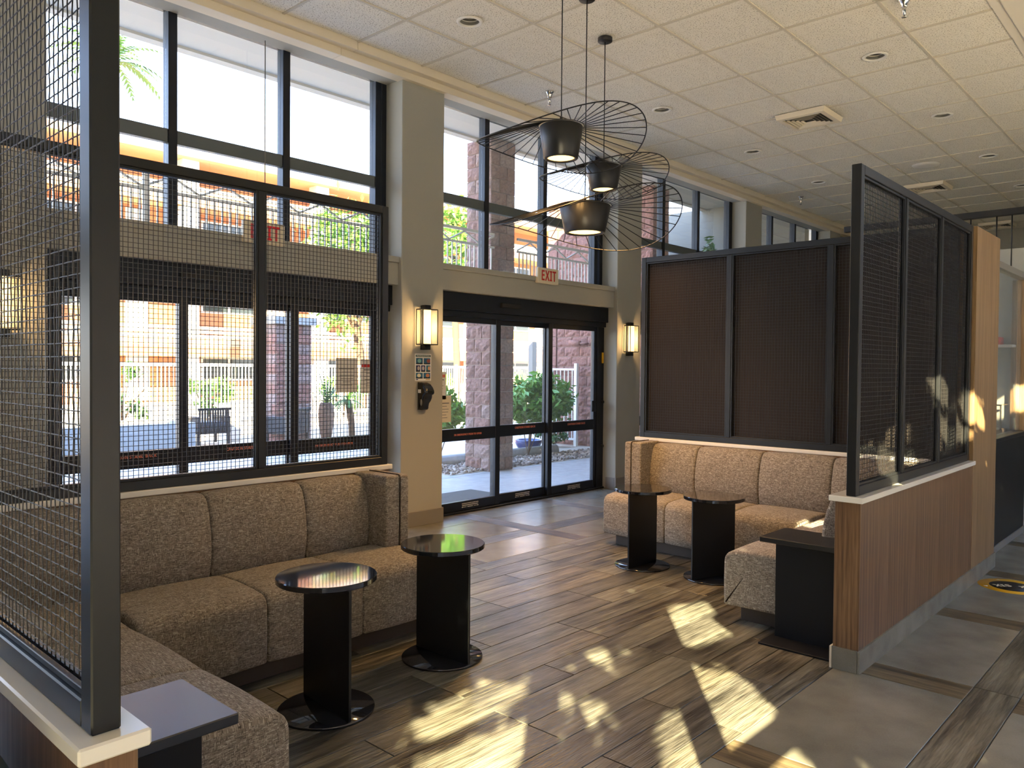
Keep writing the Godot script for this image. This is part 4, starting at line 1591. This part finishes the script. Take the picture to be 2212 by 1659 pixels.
func rock_mesh(sd: int) -> ArrayMesh:
	var st := begin()
	var n := FastNoiseLite.new()
	n.seed = sd
	n.frequency = 1.3
	var v := []
	for j in 4:
		var row := []
		for i in 6:
			var a := TAU * i / 6
			var e := PI * (j + 0.5) / 4 - PI / 2
			var d := Vector3(cos(a) * cos(e), sin(e) * 0.6, sin(a) * cos(e))
			row.append(d * (1.0 + 0.5 * n.get_noise_3dv(d * 1.5)))
		v.append(row)
	for j in 3:
		for i in 6:
			var q := [v[j][i], v[j][(i + 1) % 6], v[j + 1][(i + 1) % 6], v[j + 1][i]]
			poly(st, q, q[0] + q[2])
	poly(st, v[3], Vector3.UP)
	return done(st)


func build_outside() -> void:
	var st: SurfaceTool
	var g := setting("ground_yard", "pale ground around the building")
	st = begin()
	box(st, Vector3(-60, -0.6, -90), Vector3(90, -0.035, -14.9))
	box(st, Vector3(-60, -0.6, -14.9), Vector3(90, -0.26, 40))
	box(st, Vector3(12.6, -0.26, -14.9), Vector3(90, -0.035, -6.5))
	box(st, Vector3(-60, -0.26, 2.0), Vector3(90, -0.035, 40))
	part("soil", st, M.sand, g)
	var pt := setting("patio_slab", "smooth grey concrete patio outside the doors")
	var xs := [-12.0, -9.0, -6.0, -3.0, 0.0, 3.0, 6.0, 9.0, 12.6]
	var zs := [-14.9, -12.6, -10.3, -8.15, -6.2]
	for i in xs.size() - 1:
		for j in zs.size() - 1:
			st = begin()
			cbox(st, Vector3(xs[i] + 0.004, -0.3, zs[j] + 0.004), Vector3(xs[i + 1] - 0.004, -0.012, zs[j + 1] - 0.004), 0.005)
			part("slab", st, M.concrete, pt)
	# portico roof and the wall above the windows
	var r := setting("wall_portico", "grey portico roof outside the windows")
	st = begin()
	box(st, Vector3(-14, 5.0, -8.45), Vector3(22, 5.12, -6.0))
	part("soffit", st, M.soffit, r)
	st = begin()
	box(st, Vector3(-14, 4.97, -8.58), Vector3(22, 5.5, -8.45))
	part("fascia_board", st, M.soffit, r)
	st = begin()
	box(st, Vector3(-6.5, YC - 0.03, -6.35), Vector3(18.4, 5.2, -6.05))
	part("wall_band", st, M.white_stucco, r)
	st = begin()
	box(st, Vector3(-14, 5.12, -8.58), Vector3(22, 5.6, 2.2))
	part("roof", st, M.white_stucco, r)
	st = begin()
	box(st, Vector3(1.0, 5.5, -8.58), Vector3(2.5, 7.3, -8.2))
	part("added_shade_gable", st, M.white_stucco, r)  # unseen block added so its shadow covers the courtyard pillar
	# stone pillars of the portico
	var lib := {}
	for x in [-2.6, 8.43]:
		var p := thing("stone_pillar", "split stone block pillar standing outside the sliding door" if x > 0 else "split stone block pillar at the far end of the portico", "pillar", Vector3(x, -0.012, -8.22))
		st = begin()
		box(st, Vector3(0.01, 0, -0.51), Vector3(0.51, 5.0, -0.01))
		part("core", st, M.mortar, p)
		var sp := [[0.66, 0.34], [0.36, 0.64]]
		stone_face(p, Vector3(0.0, 0, -0.005), 0, 0.52, 5.0, 0.2, sp, lib, [M.split, M.split2])
		stone_face(p, Vector3(0.005, 0, -0.52), -PI / 2, 0.52, 5.0, 0.2, sp, lib, [M.split, M.split2])
		stone_face(p, Vector3(0.515, 0, -0.0), PI / 2, 0.52, 5.0, 0.2, sp, lib, [M.split, M.split2])
	# wing wall of red stone at the right of the doors
	var w := setting("wall_wing", "reddish split stone wing wall of the next building part")
	st = begin()
	box(st, Vector3(12.62, 0, -10.6), Vector3(13.2, 5.0, -8.1))
	part("core", st, M.mortar, w)
	stone_face(w, Vector3(12.615, -0.012, -10.36), -PI / 2, 2.3, 5.0, 0.2, [[0.17, 0.17, 0.17, 0.17, 0.16, 0.16], [0.085, 0.17, 0.17, 0.17, 0.16, 0.16, 0.085]], lib, [M.split_red])
	for k in 25:
		st = begin()
		cbox(st, Vector3(12.58, 0.2 * k + 0.004, -10.6), Vector3(12.64, 0.2 * k + 0.196, -10.365), 0.004)
		part("corner_block", st, M.split_red, w)
	stone_face(w, Vector3(12.6, -0.012, -8.1), 0, 0.6, 5.0, 0.2, [[0.66, 0.34], [0.34, 0.66]], lib, [M.split_red])
	var w2 := setting("wall_entry", "grey stucco wall under the portico, past the wing wall")
	st = begin()
	box(st, Vector3(15.3, 0, -10.6), Vector3(15.5, 5.0, -6.3))
	box(st, Vector3(13.2, 0, -10.6), Vector3(15.3, 5.0, -10.4))
	part("board", st, M.grey_stucco, w2)
	tree("leafy_shrub", "tall glossy green plant under the portico, seen above the dark backed screen", Vector3(14.6, -0.012, -8.0), Vector3(14.6, 3.3, -8.0), Vector3(0.42, 0.95, 0.42), 1100, 0.08, M.leaf0, 0.04)
	# balustrade hung between the pillars: bars below, zigzag above
	var zr := -8.16
	for run in [[-2.08, 8.43, "white steel balustrade with zigzag top between the portico pillars, left of the door pillar"], [8.95, 12.56, "white steel balustrade with zigzag top between the door pillar and the wing wall"]]:
		var b := thing("balustrade", run[2], "railing", Vector3(0, 2.90, zr))
		for y in [[0.0, 0.03], [0.06, 0.08], [0.42, 0.45], [0.605, 0.645]]:
			st = begin()
			cbox(st, Vector3(run[0], y[0], -0.02), Vector3(run[1], y[1], 0.02), 0.003)
			part("rail", st, M.fence_shaded, b)
		st = begin()
		var n := int((run[1] - run[0]) / 0.0875)
		for i in n:
			var x: float = run[0] + (i + 0.5) * 0.0875
			box(st, Vector3(x - 0.008, 0.03, -0.008), Vector3(x + 0.008, 0.42, 0.008))
		part("bars", st, M.fence_shaded, b)
		st = begin()
		var m := int((run[1] - run[0]) / 0.30)
		for i in m:
			var x: float = run[0] + i * (run[1] - run[0]) / m
			var x2: float = run[0] + (i + 1) * (run[1] - run[0]) / m
			tube(st, [Vector3(x, 0.455 if i % 2 == 0 else 0.60, 0), Vector3(x2, 0.60 if i % 2 == 0 else 0.455, 0)], 0.014, 5)
		part("zigzag", st, M.fence_shaded, b)
		for x in [3.36, 0.2, 6.3] if run[0] < 0 else [10.8]:
			st = begin()
			cbox(st, Vector3(x - 0.028, 0, -0.028), Vector3(x + 0.028, 0.66, 0.028), 0.003)
			part("post", st, M.fence_shaded, b)
	# gravel bed with a rounded kerb, shrubs and a blue pot
	var bed := setting("ground_bed", "stone mulch bed beside the portico pillar")
	st = begin()
	box(st, Vector3(7.7, -0.3, -10.3), Vector3(12.62, -0.006, -8.30))
	part("soil", st, M.sand, bed)
	var mulch := thing("stone_mulch", "loose brown and grey stone mulch in the bed outside", "gravel")
	mulch.set_meta("kind", "stuff")
	for k in 3:
		var mm := MultiMesh.new()
		mm.transform_format = MultiMesh.TRANSFORM_3D
		mm.mesh = rock_mesh(90 + k)
		mm.instance_count = 520
		for i in 520:
			var s := 0.022 + 0.04 * rng.randf() * rng.randf()
			mm.set_instance_transform(i, Transform3D(random_basis().scaled(Vector3.ONE * s), Vector3(rng.randf_range(7.75, 12.55), 0.004, rng.randf_range(-9.1, -8.33))))
		var mi := MultiMeshInstance3D.new()
		mi.name = "stones"
		mi.multimesh = mm
		mi.material_override = M["rock%d" % k]
		mulch.add_child(mi, true)
	var kerb := thing("garden_kerb", "low rounded concrete kerb behind the stone mulch", "kerb", Vector3(0, -0.006, -9.2))
	st = begin(true)
	var kp := [Vector2(-0.08, 0)]
	kp.append_array([Vector2(0.08, 0), Vector2(0.08, 0.08)])
	kp.append_array(arc2(Vector2(0.0, 0.09), 0.07, 0, 180, 6))
	kp.append(Vector2(-0.08, 0.08))
	pad(st, kp, 3.5, Transform3D(Basis(), Vector3(7.7, 0, 0)), 0.02)
	part("kerb", st, M.concrete_box, kerb)
	tree("leafy_shrub", "glossy green shrub on dark stems, right of the stone pillar", Vector3(10.15, -0.01, -8.98), Vector3(10.75, 0.93, -9.35), Vector3(0.78, 0.52, 0.55), 2600, 0.08, M.leaf1, 0.02)
	tree("leafy_shrub", "glossy green shrub left of the stone pillar", Vector3(8.95, -0.01, -9.9), Vector3(8.95, 0.72, -9.9), Vector3(0.55, 0.42, 0.5), 1600, 0.08, M.leaf1, 0.02)
	tree("leafy_shrub", "low spreading shrub behind the kerb", Vector3(12.0, -0.01, -9.9), Vector3(12.0, 0.25, -9.9), Vector3(0.35, 0.2, 0.3), 500, 0.05, M.leaf2, 0.012)
	var pot := thing("flower_pot", "blue glazed pot behind the shrub stems", "pot", Vector3(11.05, -0.04, -9.75))
	st = begin(true)
	lathe(st, Vector3.ZERO, [Vector2(0, 0), Vector2(0.15, 0), Vector2(0.24, 0.16), Vector2(0.26, 0.24), Vector2(0.24, 0.25), Vector2(0.22, 0.22), Vector2(0.0, 0.21)], 24)
	part("bowl", st, M.blue_pot, pot)
	var fp := thing("fence_panel", "short white picket fence panel against the wing wall", "fence", Vector3(12.42, -0.01, -10.4))
	for z in [0.0, 0.70]:
		st = begin()
		cbox(st, Vector3(-0.035, 0, z - 0.035), Vector3(0.035, 1.66, z + 0.035), 0.004)
		part("post", st, M.fence, fp)
	for y in [0.12, 1.52]:
		st = begin()
		cbox(st, Vector3(-0.02, y, 0.035), Vector3(0.02, y + 0.04, 0.665), 0.003)
		part("rail", st, M.fence, fp)
	for k in 6:
		st = begin()
		box(st, Vector3(-0.008, 0.16, 0.09 + 0.1 * k), Vector3(0.008, 1.52, 0.106 + 0.1 * k))
		part("picket", st, M.fence, fp)
	var fl := thing("flood_light", "pink painted flood light on the wing wall", "light", Vector3(12.585, 2.05, -9.55))
	st = begin(true)
	tube(st, [Vector3(0, 0, 0), Vector3(-0.10, 0.0, 0), Vector3(-0.12, 0.0, -0.12)], 0.025, 8)
	part("arm", st, M.split_red, fl)
	st = begin(true)
	tube(st, [Vector3(-0.12, 0.0, -0.10), Vector3(-0.12, 0.02, -0.36)], 0.055, 12)
	part("head", st, M.split_red, fl)
	var mt := thing("door_mat", "dark grey rubber mat outside the sliding door", "mat", Vector3(6.3, -0.012, -6.85))
	st = begin()
	cbox(st, Vector3(-0.75, 0, -0.32), Vector3(0.72, 0.010, 0.30), 0.004)
	part("mat", st, M.mat_rubber, mt)
	# patio furniture and the courtyard beyond
	var p2 := thing("stone_pillar", "free standing split stone pillar with a pale cap in the courtyard", "pillar", Vector3(8.30, -0.012, -14.0))
	st = begin()
	box(st, Vector3(0.01, 0, -0.79), Vector3(0.79, 2.40, -0.01))
	part("core", st, M.mortar, p2)
	var sp2 := [[0.5, 0.5], [0.25, 0.5, 0.25]]
	stone_face(p2, Vector3(0, 0, -0.005), 0, 0.80, 2.4, 0.2, sp2, lib, [M.split_red, M.split])
	stone_face(p2, Vector3(0.005, 0, -0.80), -PI / 2, 0.80, 2.4, 0.2, sp2, lib, [M.split_red, M.split])
	st = begin()
	cbox(st, Vector3(-0.08, 2.40, -0.88), Vector3(0.88, 2.55, 0.08), 0.01)
	part("cap", st, M.concrete, p2)
	var fb := thing("concrete_planter", "long grey concrete fire table in the courtyard", "planter", Vector3(3.4, -0.012, -14.2))
	st = begin()
	for b in [[0, 3.35, -0.12, 0.0], [0, 3.35, -1.3, -1.18], [0, 0.12, -1.18, -0.12], [3.23, 3.35, -1.18, -0.12]]:
		cbox(st, Vector3(b[0], 0, b[2]), Vector3(b[1], 0.50, b[3]), 0.006)
	part("box", st, M.concrete_box, fb)
	st = begin()
	box(st, Vector3(0.12, 0.1, -1.18), Vector3(3.23, 0.44, -0.12))
	part("fill", st, M.rock1, fb)
	for c in [[7.05, "dark wicker patio chair with grey blue cushions beside the fire table"], [8.42, "dark wicker patio chair in front of the free standing pillar"]]:
		var ch := thing("patio_chair", c[1], "chair", Vector3(c[0], -0.012, -14.75), "dark wicker patio chairs")
		if c[0] > 8:
			ch.position.z = -13.6
			ch.rotation.y = 0.5
		st = begin()
		for k in 12:
			box(st, Vector3(0.02 + 0.053 * k, 0.22, 0.0), Vector3(0.055 + 0.053 * k, 0.70, 0.02))
		cbox(st, Vector3(0, 0.68, -0.01), Vector3(0.68, 0.73, 0.04), 0.008)
		part("back", st, M.wicker, ch)
		st = begin()
		cbox(st, Vector3(0.0, 0.22, -0.62), Vector3(0.68, 0.32, 0.0), 0.01)
		part("seat_frame", st, M.wicker, ch)
		for x in [0.0, 0.62]:
			st = begin()
			cbox(st, Vector3(x, 0.32, -0.62), Vector3(x + 0.06, 0.56, 0.0), 0.01)
			part("arm", st, M.wicker, ch)
			for z in [-0.60, -0.06]:
				st = begin()
				cbox(st, Vector3(x + 0.005, 0, z), Vector3(x + 0.055, 0.22, z + 0.05), 0.004)
				part("leg", st, M.wicker, ch)
		st = begin(true)
		pad(st, [Vector2(-0.60, 0.32), Vector2(-0.03, 0.32), Vector2(-0.02, 0.40), Vector2(-0.05, 0.44), Vector2(-0.57, 0.44), Vector2(-0.61, 0.40)], 0.54, Transform3D(Basis(), Vector3(0.07, 0, 0)), 0.03, 0.01)
		part("cushion", st, M.cushion, ch)
	var sb := thing("white_stool", "small white block stool in the courtyard", "stool", Vector3(7.95, -0.035, -15.7))
	st = begin()
	cbox(st, Vector3(0, 0, 0), Vector3(0.34, 0.80, 0.34), 0.02)
	part("block", st, M.white_stucco, sb)
	var urn := thing("tall_urn", "tall brown urn with grassy plant in the courtyard", "planter", Vector3(9.80, -0.012, -14.5))
	st = begin(true)
	lathe(st, Vector3.ZERO, [Vector2(0, 0), Vector2(0.11, 0), Vector2(0.16, 0.3), Vector2(0.175, 0.55), Vector2(0.15, 0.72), Vector2(0.12, 0.78), Vector2(0.10, 0.77), Vector2(0.0, 0.74)], 24)
	part("vessel", st, M.urn, urn)
	st = begin()
	for i in 40:
		var a := rng.randf() * TAU
		var e := deg_to_rad(rng.randf_range(10, 80))
		frond(st, Vector3(0, 0.74, 0), Vector3(cos(a) * cos(e), sin(e), sin(a) * cos(e)), 0.5 + 0.35 * rng.randf(), 1.0, 0.03)
	part("grass", st, M.leaf2, urn)
	palm("small date palm with curved trunk beside the tall urn", Vector3(10.62, -0.012, -14.7), 0.80, 0.52, 20, Vector3(-0.15, 0, 0.05), 0.075, 0.09)
	palm("second small date palm with curved trunk behind the urn", Vector3(11.5, -0.012, -14.5), 0.85, 0.50, 20, Vector3(0.1, 0, 0.0), 0.075, 0.09)
	palm("tall fan of palm fronds high above the courtyard", Vector3(9.55, -0.035, -26), 11.0, 1.7, 44, Vector3(0.1, 0, 0), 0.16, 0.20)
	var fz := -20.0
	var fn := thing("picket_fence", "long white picket fence across the courtyard", "fence", Vector3(0, -0.035, fz))
	for y in [[0.18, 0.22], [1.56, 1.64]]:
		st = begin()
		box(st, Vector3(2.0, y[0], -0.02), Vector3(30, y[1], 0.02))
		part("rail", st, M.fence, fn)
	st = begin()
	for i in 280:
		box(st, Vector3(2.0 + 0.1 * i, 0.22, -0.009), Vector3(2.022 + 0.1 * i, 1.56, 0.009))
	part("pickets", st, M.fence, fn)
	for i in 12:
		st = begin()
		cbox(st, Vector3(2.0 + 2.4 * i, 0, -0.035), Vector3(2.07 + 2.4 * i, 1.68, 0.035), 0.004)
		part("post", st, M.fence, fn)
	for i in 8:
		tree("hedge_shrub", "rounded green shrub behind the white picket fence", Vector3(8.2 + 2.3 * i, -0.035, -21.4), Vector3(8.2 + 2.3 * i, 0.75 + 0.25 * sin(i * 2.1), -21.4), Vector3(0.85, 0.7, 0.7), 500, 0.12, M.leaf1 if i % 2 else M.leaf0, 0.05)
		get_child(get_child_count() - 1).set_meta("group", "shrubs behind the picket fence")
	tree("broad_tree", "broad light green tree in front of the orange building", Vector3(18.2, -0.035, -24.5), Vector3(17.6, 5.2, -24.5), Vector3(2.1, 2.5, 1.8), 2600, 0.17, M.leaf1, 0.16)
	tree("broad_tree", "light green tree seen beside the stone pillar", Vector3(22.6, -0.035, -24), Vector3(22.4, 6.2, -24), Vector3(1.6, 2.0, 1.4), 1800, 0.17, M.leaf1, 0.14)
	tree("broad_tree", "bright green tree past the right of the stone pillar", Vector3(24.5, -0.035, -18), Vector3(24.2, 3.4, -18), Vector3(1.6, 2.0, 1.4), 1800, 0.15, M.leaf1, 0.12)
	var ps := thing("pergola_post", "grey steel posts and beam beyond the shrubs", "post", Vector3(14.7, -0.035, -13.0))
	st = begin()
	cbox(st, Vector3(0, 0, 0), Vector3(0.16, 2.56, 0.14), 0.004)
	part("post", st, M.dim, ps)
	st = begin()
	cbox(st, Vector3(0.16, 2.44, 0.02), Vector3(2.4, 2.56, 0.12), 0.004)
	part("beam", st, M.dim, ps)
	# the orange building across the courtyard: galleries with white parapets and columns
	var bz := -32.0
	var bd := thing("apartment_building", "orange stucco building with white balconies across the courtyard", "building", Vector3(0, -0.035, bz))
	st = begin()
	box(st, Vector3(4, 0, -9), Vector3(60, 10.1, -1.6))
	part("wall", st, M.stucco, bd)
	for y in [2.75, 5.75, 8.55]:
		st = begin()
		box(st, Vector3(4, y - 0.35, -1.6), Vector3(60, y, 0.0))
		part("gallery_slab", st, M.stucco_light, bd)
		for k in 3:
			st = begin()
			box(st, Vector3(4, y + 0.0 + 0.17 * k, -0.06), Vector3(60, y + 0.12 + 0.17 * k, 0.02))
			part("parapet_board", st, M.white_stucco, bd)
	for i in 9:
		var x := 8.3 + 6.4 * i
		st = begin()
		box(st, Vector3(x, 0, -0.7), Vector3(x + 0.7, 10.1, -0.08))
		part("column", st, M.white_stucco, bd)
	st = begin()
	box(st, Vector3(3.6, 10.1, -9.4), Vector3(60.4, 10.4, 0.4))
	part("roof", st, M.stucco_light, bd)
	for f in 3:
		for i in 9:
			var x := 9.8 + 6.4 * i
			var y: float = [0.9, 3.9, 6.9][f]
			st = begin()
			box(st, Vector3(x, y, -1.6), Vector3(x + 2.6, y + 1.05, -1.56))
			var wf := part("window", st, M.white_stucco, bd)
			st = begin()
			for k in 2:
				box(st, Vector3(x + 0.08 + 1.27 * k, y + 0.08, -1.56), Vector3(x + 1.25 + 1.27 * k, y + 0.97, -1.55))
			part("pane", st, M.window_dark, wf)
			st = begin()
			box(st, Vector3(x + 3.2, y - 0.8, -1.6), Vector3(x + 4.1, y + 1.15, -1.55))
			part("door", st, M.white_stucco, bd)
	st = begin()
	box(st, Vector3(4, 1.95, -0.9), Vector3(60, 2.4, 0.05))
	part("lower_fascia", st, M.stucco, bd)


# ---------------------------------------------------------------- street side, behind the camera: trees that break the low sun
func in_gap(s: Vector2) -> bool:
	for g in GAPS:
		if Geometry2D.is_point_in_polygon(s, g):
			return true
	if Geometry2D.is_point_in_polygon(s, HAZY):
		return rng.randf() < 0.35
	for c in SPOTS:
		if ((s - Vector2(c[0], c[1])) * Vector2(1, 1)).length() < c[2]:
			return true
	return false


var GAPS := [  # floor outlines kept free of leaves, shaping where the sun patches fall
	PackedVector2Array([Vector2(3.20, -1.86), Vector2(2.80, -1.48), Vector2(3.28, -1.46), Vector2(3.52, -1.64), Vector2(3.68, -1.86), Vector2(3.66, -2.02)]),
	PackedVector2Array([Vector2(3.11, -1.85), Vector2(2.89, -1.765), Vector2(2.58, -1.53), Vector2(2.38, -1.36), Vector2(2.55, -1.34), Vector2(2.72, -1.51), Vector2(2.88, -1.65)]),
	PackedVector2Array([Vector2(2.65, -1.24), Vector2(2.90, -1.40), Vector2(3.14, -1.40), Vector2(3.0, -1.22), Vector2(2.85, -1.05)]),
	PackedVector2Array([Vector2(4.16, -2.62), Vector2(4.02, -2.45), Vector2(4.56, -2.42), Vector2(4.72, -2.60)]),
	PackedVector2Array([Vector2(3.90, -2.30), Vector2(4.02, -2.18), Vector2(4.26, -2.18), Vector2(4.40, -2.34), Vector2(4.2, -2.38)]),
	PackedVector2Array([Vector2(2.18, -2.56), Vector2(2.2, -2.44), Vector2(2.56, -2.46), Vector2(2.80, -2.48), Vector2(2.74, -2.62), Vector2(2.5, -2.62)]),
]
var HAZY := PackedVector2Array([Vector2(1.95, -2.30), Vector2(2.25, -2.34), Vector2(2.60, -2.27), Vector2(2.52, -2.08), Vector2(2.33, -2.0), Vector2(2.05, -2.0), Vector2(1.80, -2.1)])
var SPOTS := [[3.44, -2.524, 0.05], [3.21, -2.50, 0.035], [2.86, -2.29, 0.045], [2.80, -2.14, 0.035], [2.92, -2.08, 0.04], [2.60, -1.854, 0.04],
	[7.98, -3.33, 0.19], [8.01, -2.90, 0.12], [7.72, -2.86, 0.13], [8.50, -3.00, 0.17], [6.31, -2.68, 0.17], [11.41, -3.66, 0.22], [10.95, -3.18, 0.2]]


func build_street_side() -> void:
	var per := []
	for i in 4:
		per.append(begin())
	for i in 65000:
		var s := Vector2(rng.randf_range(-1.0, 15.0), rng.randf_range(-7.0, 0.5))
		if i >= 58000:
			s = Vector2(rng.randf_range(4.6, 7.8), rng.randf_range(-2.7, -1.1))
		if s.x < 0.6 and s.y > -1.0:
			continue
		var zt := rng.randf_range(3.2, 4.6)
		var k := (zt - s.y) / -SUN.z
		var p := Vector3(s.x - SUN.x * k, -SUN.y * k, zt)
		var b := random_basis()
		var size := 0.08 + 0.04 * rng.randf() if i % 4 else 0.16
		var bad := false
		if not (Rect2(1.2, -3.2, 4.2, 2.6).has_point(s) or Rect2(5.6, -4.5, 6.6, 2.4).has_point(s)):
			leaf_quad(per[clampi(int((p.x + 9.3) / 4.6), 0, 3)], p, size, b)
			continue
		for c in [[0, 0], [0, 1], [0, -1], [1, 0], [-1, 0], [0.5, 0.5], [-0.5, 0.5], [0.5, -0.5], [-0.5, -0.5], [0, 0.5], [0, -0.5], [0.5, 0], [-0.5, 0], [0.25, 0.75], [-0.25, 0.75], [0.25, -0.75], [-0.25, -0.75]]:
			var q: Vector3 = p + b * Vector3(size * 0.42 * c[0], size * c[1], 0)
			var kk := q.y / -SUN.y
			if in_gap(Vector2(q.x + SUN.x * kk, q.z + SUN.z * kk)):
				bad = true
				break
		if not bad:
			leaf_quad(per[clampi(int((p.x + 9.3) / 4.6), 0, 3)], p, size, b)
	for i in 4:
		var base := Vector3(-7.0 + 4.6 * i, -0.035, 4.0)
		var t := thing("street_tree", "leafy street tree outside the windows behind the photographer", "tree", base, "street side trees")
		part("foliage", per[i], M.leaf2, t, -base)
		var st := begin(true)
		tube(st, [Vector3.ZERO, Vector3(0.1, 2.0, 0), Vector3(0.0, 4.2, 0)], 0.07, 8)
		part("trunk", st, M.bark, t)
	var b := thing("added_street_building", "added tan stucco building across the street, unseen, cutting sky light from behind", "building", Vector3(0, -0.035, 20))  # unseen, added to hold back cool sky light from the street windows
	var sb := begin()
	box(sb, Vector3(-40, 0, 0), Vector3(45, 8.5, 8))
	part("wall", sb, M.stucco_light, b)
	for i in 12:
		for y in [1.2, 4.8]:
			sb = begin()
			box(sb, Vector3(-36 + 6.5 * i, y, -0.06), Vector3(-33.5 + 6.5 * i, y + 1.8, 0.0))
			part("window", sb, M.window_dark, b)
	sb = begin()
	box(sb, Vector3(-40.4, 8.5, -0.4), Vector3(45.4, 8.8, 8.4))
	part("roof", sb, M.white_stucco, b)
